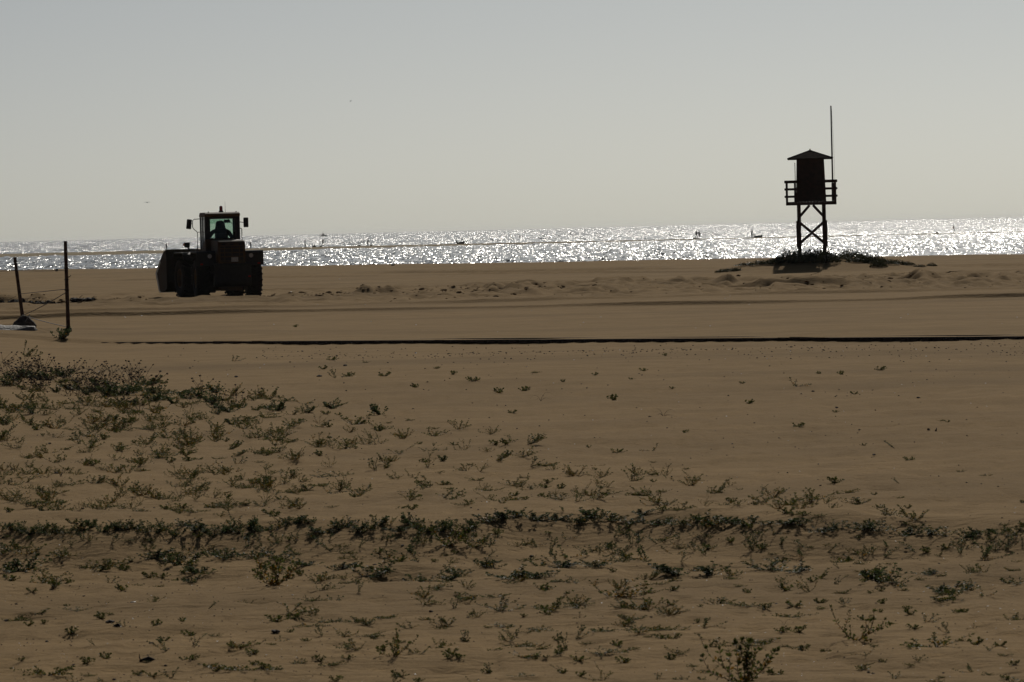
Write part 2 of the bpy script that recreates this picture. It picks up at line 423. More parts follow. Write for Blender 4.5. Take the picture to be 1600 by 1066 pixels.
def px_many(P):
    """where the lines of sight through pixels meet the sand"""
    D = np.array([tuple(px_ray(x, y)) for x, y in P]); sx = (D[:, 0] / D[:, 1])[:, None]; sz = (D[:, 2] / D[:, 1])[:, None]
    t = 1.0 / np.linspace(1 / 24.0, 1 / 430.0, 300)[None, :]
    dz = CAM_Z + sz * t - ground_base(sx * t, t + 0 * sx)
    i = np.clip(np.where((dz <= 0).any(1), (dz <= 0).argmax(1), t.shape[1] - 1), 1, None); k = np.arange(len(P))
    a = dz[k, i - 1]; b = dz[k, i]; w = np.clip(a / np.where(a - b == 0, 1, a - b), 0, 1)
    T = t[0][i - 1] + (t[0][i] - t[0][i - 1]) * w; X = sx[:, 0] * T; Z = ground(X, T)
    return [Vector((float(x), float(y), float(z))) for x, y, z in zip(X, T, Z)]

def px_ground(x, y): return px_many([(x, y)])[0]

# fine sheet in view
rows = np.concatenate([1.0 / np.linspace(1 / 20.0, 1 / 82.0, 360), np.arange(82.3, 159, 0.36), np.arange(159, 173, 0.11), np.arange(173, 220, 0.22), np.arange(220, 246, 0.3), np.arange(245, 330, 0.6), np.arange(330, 520, 1.5)])
nc = 470
tcol = np.linspace(-1, 1, nc)
YY = np.repeat(rows[:, None], nc, 1); XX = tcol[None, :] * (1.5 + 0.11 * YY)
V1 = np.stack([XX, YY, ground(XX, YY)], -1).reshape(-1, 3); Q1 = grid_quads(len(rows), nc)
# coarse sheet all round it
xs = np.concatenate([np.linspace(-900, -80, 42), np.linspace(-78, 78, 79), np.linspace(80, 900, 42)])
ys = np.concatenate([np.linspace(-300, 0, 31), np.arange(4, 560, 4), np.linspace(570, 2200, 30)])
Xc, Yc = np.meshgrid(xs, ys)
Zc = ground_base(Xc, Yc) + 0.10 * vnoise(Xc / 9.0, Yc / 11.0, 1)
inside = (np.abs(Xc) < (1.5 + 0.11 * Yc) - 2.5) & (Yc > 24) & (Yc < 512)
Zc = Zc - np.where(inside, 0.6, 0.0) - 0.03
V2 = np.stack([Xc, Yc, Zc], -1).reshape(-1, 3); Q2 = grid_quads(len(ys), len(xs), len(V1))
sand = link("sand", mesh_np("sand", np.concatenate([V1, V2]), np.concatenate([Q1, Q2]), M_SAND))
tag(sand, "brown backlit beach sand with ruts and churned patches", "sand", kind="structure")

# ------------------------------------------------------------------ sea with real wavelets
def build_sea():
    iy = np.linspace(1 / 455.0, 1 / 14000.0, 330)
    ry = 1 / iy; n = 900
    t = np.linspace(-1, 1, n)
    Y = np.repeat(ry[:, None], n, 1); X = t[None, :] * (0.118 * Y + 8)
    r = np.random.RandomState(5)
    h = r.normal(0, 1, Y.shape)
    k = np.array([0.1, 0.25, 0.3, 0.25, 0.1])
    h = np.apply_along_axis(lambda a: np.convolve(a, k, 'same'), 1, h) * 1.8
    h2 = r.normal(0, 1, Y.shape)
    k2 = np.hanning(31); k2 /= np.sqrt((k2 ** 2).sum())
    h2 = np.apply_along_axis(lambda a: np.convolve(a, k2, 'same'), 1, h2)
    Z = 0.045 * h + 0.05 * h2
    Z *= 0.35 + 0.65 * sstep(460, 640, Y) + 2.5 * sstep(1500, 4000, Y)
    V = np.stack([X, Y, Z], -1).reshape(-1, 3); Q = grid_quads(len(ry), n)
    # wide calm-meshed surroundings
    xs = np.linspace(-30000, 30000, 61); ys = np.concatenate([np.linspace(395, 2000, 20), np.linspace(2500, 45000, 20)])
    Xo, Yo = np.meshgrid(xs, ys)
    Zo = np.full(Xo.shape, -0.35)
    V2 = np.stack([Xo, Yo, Zo], -1).reshape(-1, 3); Q2 = grid_quads(len(ys), len(xs), len(V))
    o = link("sea_water", mesh_np("sea_water", np.concatenate([V, V2]), np.concatenate([Q, Q2]), M_WATER, smooth=False))
    tag(o, "glittering choppy sea under low sun", "sea", kind="structure")
build_sea()

def bar_mid(X): return 1262.0 - 0.55 * X + 12 * np.sin(X / 60.0)
def bar_half(X): return 12 + 105 * sstep(60, -120, X)
def bar_z(X, Y):
    q = (Y - bar_mid(X)) / bar_half(X)
    return (0.16 + 0.22 * sstep(80, -100, X)) * (1 - q * q) - 0.02 + 0.04 * vnoise(X / 12, Y / 20, 41)
def build_bar():
    xs = np.linspace(-260, 260, 220); q = np.linspace(-1.25, 1.25, 26)
    X = np.repeat(xs[None, :], len(q), 0); Y = bar_mid(X) + q[:, None] * bar_half(X)
    V = np.stack([X, Y, bar_z(X, Y)], -1).reshape(-1, 3)
    o = link("sandbar", mesh_np("sandbar", V, grid_quads(len(q), len(xs)), M_BAR))
    tag(o, "long low sandbar lying in the glittering sea", "sandbar", kind="structure")
build_bar()

# ------------------------------------------------------------------ lifeguard tower
def build_tower():
    zb = 1.49
    t = empty("lifeguard_tower", (TOWER.x, TOWER.y, zb), (0, 0, -R(3.0)))
    tag(t, "dark red-brown wooden lifeguard tower with railed deck standing on the grassy mound", "lifeguard tower")
    H = 2.62; hw = 0.59; hd = 0.60
    for sx in (-1, 1):
        for sy in (-1, 1):
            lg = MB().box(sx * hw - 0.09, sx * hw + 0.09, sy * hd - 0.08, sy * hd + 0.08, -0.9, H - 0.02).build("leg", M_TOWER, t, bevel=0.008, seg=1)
            MB().box(sx * (hw + 0.117) - 0.025, sx * (hw + 0.117) + 0.025, sy * hd - 0.06, sy * hd + 0.06, 0.62, 1.86).build("splice_board", M_TOWER, lg)
    def braces(axis):
        for s in (-1, 1):
            o = s * ((hd if axis == 'x' else hw) + 0.10)
            for k, (a, b) in enumerate((((-hw, 1.80), (hw, 0.78)), ((hw, 1.80), (-hw, 0.78)))):
                oo = o + (0.0235 if k else -0.0235) * s
                p = (a[0], oo, a[1]) if axis == 'x' else (oo, a[0], a[1]); q = (b[0], oo, b[1]) if axis == 'x' else (oo, b[0], b[1])
                MB().beam(p, q, 0.125 if axis == 'x' else 0.045, 0.045 if axis == 'x' else 0.125).build("cross_brace", M_TOWER, t)
            for sg in (-1, 1):
                a = (sg * 0.08, o, H - 0.03) if axis == 'x' else (o, sg * 0.08, H - 0.03)
                b = (sg * hw, o, 2.02) if axis == 'x' else (o, sg * hw, 2.02)
                MB().beam(a, b, 0.12 if axis == 'x' else 0.05, 0.05 if axis == 'x' else 0.12).build("knee_brace", M_TOWER, t)
    braces('x')
    # deck of single boards on joists
    dw = 1.19; dd = 1.2
    for k in range(4):
        y = -dd + 0.05 + k * (2 * dd - 0.1) / 3
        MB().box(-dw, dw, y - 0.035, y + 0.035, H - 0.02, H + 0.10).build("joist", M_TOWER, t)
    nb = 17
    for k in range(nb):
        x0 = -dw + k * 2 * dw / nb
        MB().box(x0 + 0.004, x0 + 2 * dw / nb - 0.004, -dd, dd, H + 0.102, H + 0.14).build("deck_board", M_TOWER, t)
    zd = H + 0.14
    # railing
    posts = [(-dw + 0.051, -dd + 0.051), (dw - 0.051, -dd + 0.051), (-dw + 0.051, dd - 0.051), (dw - 0.051, dd - 0.051), (-dw + 0.051, 0), (dw - 0.051, 0),
             (-0.62, -dd + 0.051), (0.62, -dd + 0.051), (-0.75, dd - 0.051), (0.62, dd - 0.051)]
    for (x, y) in posts:
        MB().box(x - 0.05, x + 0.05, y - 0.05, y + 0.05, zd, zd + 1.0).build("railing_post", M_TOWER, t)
    for z, hh in ((zd + 0.95, 0.12), (zd + 0.60, 0.095), (zd + 0.25, 0.095)):
        for y in (-dd - 0.035, dd + 0.035):
            MB().box(-dw - 0.02, dw + 0.02, y - 0.02, y + 0.02, z - hh / 2, z + hh / 2).build("rail", M_TOWER, t)
        for x in (-dw - 0.036, dw + 0.036):
            MB().box(x - 0.02, x + 0.02, -dd - 0.01, dd + 0.01, z - hh / 2 + 0.003, z + hh / 2 - 0.003).build("rail", M_TOWER, t)
    # cabin of upright boards, a little wider at its foot
    ze = zd + 2.02
    cab = empty("cabin"); cab.parent = t
    n = 9
    for side in range(4):
        for k in range(n):
            a0 = -1 + 2 * k / n; a1 = -1 + 2 * (k + 1) / n
            wb = 0.71; wt = 0.645
            mb = MB(); g = 0.006; th = 0.03
            def P(a, w, z, dep):
                x, y = a * w, -(w + dep)
                for _ in range(side): x, y = -y, x
                return (x, y, z)
            e = g / wb
            vs = [P(a0 + e, wb, zd, 0), P(a1 - e, wb, zd, 0), P(a1 - e, wt, ze, 0), P(a0 + e, wt, ze, 0),
                  P(a0 + e, wb, zd, -th), P(a1 - e, wb, zd, -th), P(a1 - e, wt, ze, -th), P(a0 + e, wt, ze, -th)]
            mb.add(vs, [(0, 1, 2, 3), (7, 6, 5, 4), (0, 4, 5, 1), (1, 5, 6, 2), (2, 6, 7, 3), (3, 7, 4, 0)])
            mb.build("wall_board", M_TOWER, cab)
    MB().box(-0.60, 0.60, -0.60, 0.60, zd + 0.02, ze - 0.01).build("lining", M_TOWER, cab)
    # shutter on the seaward side and door on the left
    MB().box(-0.42, 0.42, 0.70, 0.735, zd + 0.95, zd + 1.75).build("shutter", M_TOWER, cab)
    MB().box(-0.745, -0.715, -0.33, 0.33, zd + 0.02, zd + 1.85).build("door", M_TOWER, cab)
    # pyramid roof
    rw = 1.07; zr = ze - 0.03
    rf = MB()
    rf.add([(-rw, -rw, zr), (rw, -rw, zr), (rw, rw, zr), (-rw, rw, zr), (-rw, -rw, zr + 0.05), (rw, -rw, zr + 0.05), (rw, rw, zr + 0.05), (-rw, rw, zr + 0.05), (0, 0, zr + 0.43)],
           [(3, 2, 1, 0), (0, 1, 5, 4), (1, 2, 6, 5), (2, 3, 7, 6), (3, 0, 4, 7), (4, 5, 8), (5, 6, 8), (6, 7, 8), (7, 4, 8)])
    ro = rf.build("roof", M_ROOF, t)
    for a in range(4):   # hip caps
        sx, sy = [(-1, -1), (1, -1), (1, 1), (-1, 1)][a]
        MB().tube([(sx * rw, sy * rw, zr + 0.055), (0, 0, zr + 0.435)], 0.022, 5).build("hip_cap", M_ROOF, ro)
    MB().tube([(0, 0, zr + 0.41), (0, 0, zr + 0.47), (0, 0, zr + 0.52)], [0.05, 0.03, 0.008], 6).build("finial", M_ROOF, ro)
    fp = empty("flagpole", (0, 0, 0)); fp.parent = t
    px, py = 1.03, -0.95
    MB().tube([(px, py, zd - 0.1), (px, py, zd + 2.4), (px, py, zd + 4.45)], [0.042, 0.038, 0.032], 10).build("pole", M_POLE, fp, smooth=True)
    MB().ball((px, py, zd + 4.46), 0.034, 0.034, 0.03).build("pole_cap", M_POLE, fp)
    MB().tube([(px + 0.03, py, zd + 4.35), (px + 0.075, py - 0.01, zd + 3.2), (px + 0.10, py, zd + 1.9), (px + 0.10, py, zd + 0.9)], 0.0065, 4).build("halyard", M_ROPE, fp)
    MB().box(px - 0.06, px + 0.06, py - 0.11, py - 0.035, zd + 0.02, zd + 0.85).build("pole_bracket", M_TOWER, fp)
build_tower()

# ------------------------------------------------------------------ wheel loader
def build_loader():
    z0 = gz(LOAD.x, LOAD.y) - 0.03
    root = empty("wheel_loader", (LOAD.x, LOAD.y, z0), (0, 0, R(11.5)))
    tag(root, "dark yellow wheel loader seen from behind on the churned sand, bucket raised at its left", "wheel loader")
    PV = 1.5; ART = R(8.0)
    FM = Matrix.Translation((0, PV, 0)) @ Matrix.Rotation(ART, 4, 'Z')
    def wheel(x, y, front):
        c = (FM @ Vector((x, y - PV, 0.76))) if front else Vector((x, y, 0.76))
        w = empty("wheel", c, (rng.random() * 6, 0, ART if front else 0)); w.parent = root
        s = 1 if x > 0 else -1
        tw = 0.255; Ro = 0.735
        prof = [(-tw + 0.03, 0.36), (-tw, 0.47), (-tw - 0.012, 0.58), (-tw + 0.02, 0.68), (-tw + 0.08, Ro - 0.02), (0, Ro), (tw - 0.08, Ro - 0.02), (tw - 0.02, 0.68), (tw + 0.012, 0.58), (tw, 0.47), (tw - 0.03, 0.36)]
        ty = MB().lathe_x(prof, 40).build("tyre", M_RUB, w, smooth=True)
        n = 22
        for k in range(n):
            a = 2 * math.pi * k / n
            mb = MB()
            for sd in (-1, 1):
                aa = a + (math.pi / n if sd > 0 else 0)
                M = Matrix.Rotation(aa, 4, 'X') @ Matrix.Translation((sd * 0.135, 0, Ro + 0.006)) @ Matrix.Rotation(sd * R(28), 4, 'Z')
                mb.box(-0.135, 0.135, -0.033, 0.033, -0.035, 0.03, M=M)
            mb.build("tread_lug", M_RUB, ty)
        r = MB().lathe_x([(-0.22, 0.365), (-0.22, 0.33), (s * 0.02 - 0.06, 0.30), (s * 0.02 - 0.05, 0.05), (s * 0.02 + 0.05, 0.05), (s * 0.02 + 0.06, 0.30), (0.22, 0.33), (0.22, 0.365)], 28)
        r.build("rim", M_RIM, w, smooth=False)
        MB().lathe_x([(s * 0.02 - 0.1, 0.0), (s * 0.02 - 0.1, 0.14), (s * 0.02 + 0.1, 0.14), (s * 0.02 + 0.1, 0.0)], 16).build("hub", M_DARK, w)
    for x in (-0.97, 0.97):
        wheel(x, 0.0, False); wheel(x, 3.0, True)
    B = lambda *a: MB().box(*a)
    # rear half
    B(-0.45, 0.45, -0.9, 1.9, 0.62, 1.2).build("rear_frame", M_DARK, root, bevel=0.03)
    MB().tube([(-0.75, 0, 0.76), (0.75, 0, 0.76)], 0.16, 12).build("rear_axle", M_DARK, root)
    cw = MB().prism_x([(-1.22, 0.48), (-1.28, 0.62), (-1.28, 1.2), (-1.2, 1.3), (-0.7, 1.3), (-0.66, 0.6), (-0.75, 0.42), (-1.1, 0.42)], -0.66, 0.72).build("counterweight", M_DARK, root, bevel=0.03)
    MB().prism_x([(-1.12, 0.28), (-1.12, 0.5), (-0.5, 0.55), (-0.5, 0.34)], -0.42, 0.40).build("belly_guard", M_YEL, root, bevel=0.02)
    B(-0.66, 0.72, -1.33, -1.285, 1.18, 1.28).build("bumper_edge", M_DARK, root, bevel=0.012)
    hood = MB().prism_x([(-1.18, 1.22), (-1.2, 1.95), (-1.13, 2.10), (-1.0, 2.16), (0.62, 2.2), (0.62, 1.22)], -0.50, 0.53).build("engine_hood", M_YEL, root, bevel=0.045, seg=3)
    g = empty("grille"); g.parent = hood
    B(-0.41, 0.44, -1.215, -1.19, 1.36, 1.93).build("grille_recess", M_DARK, g)
    for z in (1.40, 1.55, 1.70, 1.86):
        B(-0.43, 0.46, -1.245, -1.216, z - 0.016, z + 0.016).build("grille_bar", M_YEL, g)
    for x in (-0.26, 0.02, 0.30):
        B(x - 0.01, x + 0.01, -1.236, -1.217, 1.37, 1.92).build("grille_bar", M_YEL, g)
    for x in (-0.30, 0.02, 0.34):
        B(x - 0.07, x + 0.07, -1.215, -1.2, 1.985, 2.03).build("hood_vent", M_DARK, hood)
    B(-0.02, 0.24, -1.262, -1.247, 1.36, 1.53).build("licence_plate", M_PLATE, hood)
    MB().tube([(0.3, -0.2, 2.18), (0.3, -0.2, 2.42), (0.3, -0.25, 2.5)], 0.05, 10).build("exhaust_pipe", M_DARK, root)
    # fenders, flaps, lamps
    for s in (-1, 1):
        f = MB()
        f.prism_x([(-0.86, 1.22), (-0.86, 1.70), (-0.78, 1.77), (0.75, 1.77), (0.95, 1.55), (0.91, 1.51), (0.72, 1.70), (-0.74, 1.70), (-0.80, 1.62), (-0.80, 1.22)], s * 0.90 - 0.36, s * 0.90 + 0.36)
        fe = f.build("rear_fender", M_DARK, root, bevel=0.015)
        lx = s * 0.78
        lamp = MB().lathe_x([(0, 0.0), (0, 0.085), (0.05, 0.085), (0.05, 0.0)], 20)
        lo = lamp.build("tail_lamp", M_LENS, root, loc=(lx, -0.87, 1.58), rot=(0, 0, -math.pi / 2))
        MB().lathe_x([(-0.012, 0.08), (-0.012, 0.1), (0.055, 0.1), (0.055, 0.08)], 20).build("lamp_bezel", M_DARK, lo)
        B(s * 1.08 - 0.05, s * 1.08 + 0.05, -0.868, -0.85, 1.26, 1.31).build("reflector", M_RED, root)
    B(0.60, 0.69, -1.30, -1.281, 0.78, 0.83).build("reflector", M_RED, root)
    # cab
    cab = empty("cab", (-0.03, 0.0, 0)); cab.parent = root
    y0, y1 = 0.66, 2.02; xw = 0.665
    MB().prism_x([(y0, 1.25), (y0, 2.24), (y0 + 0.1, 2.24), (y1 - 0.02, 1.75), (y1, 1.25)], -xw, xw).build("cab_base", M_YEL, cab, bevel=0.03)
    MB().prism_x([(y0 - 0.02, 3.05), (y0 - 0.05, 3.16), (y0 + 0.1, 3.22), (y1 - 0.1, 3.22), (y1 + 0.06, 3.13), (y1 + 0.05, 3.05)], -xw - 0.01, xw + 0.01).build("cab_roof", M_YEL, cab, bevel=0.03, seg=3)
    for sx in (-1, 1):
        x0, x1 = sorted((sx * xw, sx * (xw - 0.20)))
        B(x0, x1, y0 + 0.002, y0 + 0.11, 2.2, 3.06).build("rear_pillar", M_DARK, cab, bevel=0.015)
        x0, x1 = sorted((sx * xw, sx * (xw - 0.08)))
        B(x0, x1, y1 - 0.1, y1 - 0.02, 1.72, 3.06).build("front_pillar", M_DARK, cab, bevel=0.012)
        x0, x1 = sorted((sx * (xw - 0.01), sx * (xw - 0.06)))
        B(x0, x1, y0 + 0.72, y0 + 0.78, 1.9, 3.06).build("door_pillar", M_DARK, cab)
        x0, x1 = sorted((sx * (xw - 0.024), sx * (xw - 0.034)))
        MB().prism_x([(y0 + 0.11, 2.2), (y0 + 0.11, 3.05), (y1 - 0.1, 3.05), (y1 - 0.1, 1.78)], x0, x1).build("side_pane", M_GLASS, cab)
    B(-xw + 0.2, xw - 0.2, y0 + 0.004, y0 + 0.10, 2.965, 3.06).build("window_header", M_DARK, cab)
    B(-xw + 0.2, xw - 0.2, y0 + 0.05, y0 + 0.058, 2.24, 2.966).build("rear_pane", M_GLASS, cab)
    B(-xw + 0.08, xw - 0.08, y1 - 0.06, y1 - 0.052, 1.75, 3.05).build("front_pane", M_GLASS, cab)
    B(-0.5, 0.5, y1 - 0.09, y1 - 0.065, 2.80, 2.96).build("sun_visor", M_GLASS, cab)
    MB().tube([(0.2, y0 - 0.01, 2.98), (0.36, y0 - 0.03, 2.78)], 0.012, 5).build("wiper", M_DARK, cab)
    B(0.24, 0.46, y1 - 0.2, y1 - 0.16, 2.82, 2.94).build("inside_mirror", M_DARK, cab)
    # seat and wheel
    MB().prism_x([(1.0, 1.62), (1.0, 1.8), (1.5, 1.82), (1.5, 1.66)], -0.25, 0.25).build("seat_cushion", M_SEAT, cab, bevel=0.04)
    MB().prism_x([(0.92, 1.78), (0.86, 2.42), (0.95, 2.44), (1.04, 1.8)], -0.24, 0.24).build("seat_back", M_SEAT, cab, bevel=0.04)
    MB().tube([(0, 1.85, 1.6), (0, 1.66, 2.08)], 0.03, 8).build("steering_column", M_DARK, cab)
    sw = MB(); sw.tube([(0.19 * math.cos(a * math.pi / 8), 1.66 + 0.19 * math.sin(a * math.pi / 8) * 0.93, 2.08 + 0.19 * math.sin(a * math.pi / 8) * 0.36) for a in range(17)], 0.014, 6)
    sw.build("steering_wheel", M_DARK, cab)
    bc = MB().tube([(0.04, 1.2, 3.21), (0.04, 1.2, 3.27)], 0.085, 14).build("beacon", M_DARK, cab)
    MB().tube([(0.04, 1.2, 3.27), (0.04, 1.2, 3.43), (0.04, 1.2, 3.46)], [0.066, 0.06, 0.025], 14).build("beacon_lens", M_RED, bc, smooth=False)
    MB().tube([(0.17, 1.0, 3.21), (0.17, 1.0, 3.42), (0.165, 0.99, 3.62)], [0.008, 0.005, 0.003], 5).build("antenna", M_DARK, cab)
    for x in (-0.5, 0.55):
        MB().tube([(x, 0.8, 3.2), (x, 0.8, 3.25)], 0.02, 6).build("roof_bolt", M_DARK, cab)
    # mirrors and rails
    ml = empty("mirror"); ml.parent = cab
    MB().tube([(-0.66, 1.75, 2.99), (-0.90, 1.8, 2.98), (-0.965, 1.8, 2.93), (-0.965, 1.8, 2.68), (-0.93, 1.8, 2.62), (-0.80, 1.78, 2.50), (-0.79, 1.78, 2.45), (-0.80, 1.78, 1.86)], 0.014, 6).build("mirror_bracket", M_DARK, ml)
    MB().tube([(-0.79, 1.78, 2.49), (-0.64, 1.76, 2.49)], 0.012, 5).build("mirror_bracket", M_DARK, ml)
    MB().tube([(-0.965, 1.8, 2.81), (-1.03, 1.8, 2.81)], 0.012, 5).build("mirror_bracket", M_DARK, ml)
    MB().box(-0.095, 0.095, -0.035, 0.035, -0.185, 0.185).build("mirror_head", M_DARK, ml, bevel=0.025, loc=(-1.10, 1.8, 2.80), rot=(0, R(7), R(-8)))
    mr = empty("mirror"); mr.parent = cab
    MB().tube([(0.655, 1.72, 2.86), (0.98, 1.74, 2.82)], 0.014, 6).build("mirror_bracket", M_DARK, mr)
    MB().box(-0.095, 0.095, -0.035, 0.035, -0.185, 0.185).build("mirror_head", M_DARK, mr, bevel=0.025, loc=(1.06, 1.74, 2.82), rot=(0, 0, R(8)))
    MB().tube([(0.66, 0.72, 2.60), (0.71, 0.70, 2.60), (0.735, 0.70, 2.56), (0.735, 0.70, 2.05)], 0.016, 6).build("hand_rail", M_DARK, cab)
    # steps on the left
    st = empty("access_step"); st.parent = root
    for z in (0.55, 0.85, 1.15):
        B(-1.12, -0.78, 1.25, 1.65, z, z + 0.035).build("tread", M_DARK, st)
    for y in (1.24, 1.66):
        B(-1.12, -1.08, y - 0.02, y + 0.02, 0.5, 1.3).build("side_plate", M_DARK, st)
    # front half, turned at the pivot
    fr = empty("front_half", (0, PV, 0), (0, 0, ART)); fr.parent = root
    B(-0.38, 0.38, 0.25, 2.2, 0.62, 1.35).build("front_frame", M_DARK, fr, bevel=0.03)
    MB().tube([(-0.75, 1.5, 0.76), (0.75, 1.5, 0.76)], 0.17, 12).build("front_axle", M_DARK, fr)
    MB().prism_x([(1.2, 0.18), (1.2, 0.62), (1.85, 0.62), (1.8, 0.22)], -0.16, 0.14).build("differential_housing", M_DARK, fr, bevel=0.04)
    for s in (-1, 1):
        MB().prism_x([(0.72, 1.45), (0.8, 1.66), (1.0, 1.74), (2.0, 1.74), (2.2, 1.6), (2.16, 1.56), (1.98, 1.69), (1.02, 1.69), (0.85, 1.62), (0.77, 1.43)], s * 0.95 - 0.3, s * 0.95 + 0.3).build("front_fender", M_DARK, fr, bevel=0.01)
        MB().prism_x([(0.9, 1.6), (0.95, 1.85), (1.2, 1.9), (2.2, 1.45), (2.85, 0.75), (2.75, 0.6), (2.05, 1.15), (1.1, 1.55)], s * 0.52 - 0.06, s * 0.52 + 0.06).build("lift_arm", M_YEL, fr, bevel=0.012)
        MB().tube([(s * 0.3, 0.9, 1.0), (s * 0.42, 2.3, 1.2)], 0.06, 10).build("lift_cylinder", M_STEEL, fr)
        hl = empty("headlamp"); hl.parent = fr
        MB().tube([(s * 0.72, 1.15, 1.72), (s * 0.86, 1.2, 1.82), (s * 0.93, 1.2, 1.95)], 0.035, 6).build("lamp_stalk", M_DARK, hl)
        B(s * 0.96 - 0.10, s * 0.96 + 0.10, 1.12, 1.30, 1.92, 2.12).build("lamp_housing", M_DARK, hl, bevel=0.03)
        B(s * 0.96 - 0.085, s * 0.96 + 0.085, 1.301, 1.312, 1.94, 2.10).build("lamp_glass", M_LENS, hl)
        xo = sorted((s * 1.062, s * 1.105))
        B(xo[0], xo[1], 1.14, 1.24, 1.99, 2.08).build("turn_signal", M_ORANGE, hl, bevel=0.01)
    # bucket
    bk = empty("bucket", (0, 2.72, 0)); bk.parent = fr
    outer = [(0.10, 1.80), (0.0, 1.55), (0.0, 0.62), (0.14, 0.38), (0.42, 0.26), (1.0, 0.26)]
    inner = [(1.0, 0.30), (0.44, 0.31), (0.19, 0.42), (0.055, 0.64), (0.055, 1.54), (0.15, 1.78)]
    bwid = 1.32
    MB().prism_x(outer + inner, -bwid, bwid).build("bucket_shell", M_BUCKET, bk)
    side = [(0.03, 0.36), (0.4, 0.235), (1.08, 0.27), (1.5, 0.96), (0.82, 1.46), (0.35, 1.78), (0.06, 1.83), (-0.02, 1.56), (-0.02, 0.64)]
    for s in (-1, 1):
        x0, x1 = sorted((s * (bwid + 0.001), s * (bwid + 0.035)))
        sp = MB().prism_x(side, x0, x1).build("side_plate", M_BUCKET, bk)
        edge = [(1.08, 0.27), (1.5, 0.96), (0.82, 1.46), (0.76, 1.36), (1.28, 0.95), (0.92, 0.26)]
        x0, x1 = sorted((s * (bwid + 0.036), s * (bwid + 0.05)))
        MB().prism_x(edge, x0, x1).build("wear_edge", M_STEEL, sp)
    B(-bwid - 0.03, bwid + 0.03, 0.92, 1.16, 0.225, 0.255).build("cutting_edge", M_STEEL, bk)
    B(-bwid, bwid, 0.06, 0.2, 1.801, 1.86).build("spill_guard", M_BUCKET, bk)
    for x in (-0.52, 0.52):
        MB().prism_x([(-0.3, 0.55), (-0.3, 0.85), (0.0, 1.15), (0.0, 0.5)], x - 0.12, x - 0.08).build("hinge_plate", M_DARK, bk)
        MB().prism_x([(-0.3, 0.55), (-0.3, 0.85), (0.0, 1.15), (0.0, 0.5)], x + 0.08, x + 0.12).build("hinge_plate", M_DARK, bk)
    return root
LOADER = build_loader()

# ------------------------------------------------------------------ people
def skin_body(name, joints, bones, mats, sub=1):
    """joints: name -> (x, y, z, radius, material index); grows one surface round the bones"""
    names = list(joints)
    me = bpy.data.meshes.new(name)
    me.from_pydata([joints[n][:3] for n in names], [(names.index(a), names.index(b)) for a, b in bones], [])
    ob = bpy.data.objects.new(name, me); COL.objects.link(ob)
    sm = ob.modifiers.new("skin", 'SKIN'); sm.use_smooth_shade = True
    lay = me.skin_vertices[0].data if len(me.skin_vertices) else me.attributes.new("skin", 'FLOAT', 'POINT')
    for i, n in enumerate(names):
        r = joints[n][3]; rr = r if isinstance(r, tuple) else (r, r)
        lay[i].radius = rr; lay[i].use_root = (i == 0)
    ss = ob.modifiers.new("sub", 'SUBSURF'); ss.levels = sub; ss.render_levels = sub
    dg = bpy.context.evaluated_depsgraph_get()
    out = bpy.data.meshes.new_from_object(ob.evaluated_get(dg))
    out.name = name
    bpy.data.objects.remove(ob); 
    pts = np.array([joints[n][:3] for n in names]); mi = [joints[n][4] for n in names]
    out.materials.clear()
    for mt in mats: out.materials.append(mt)
    for p in out.polygons:
        c = np.array(p.center); p.material_index = mi[int(((pts - c) ** 2).sum(1).argmin())]
        p.use_smooth = True
    return out

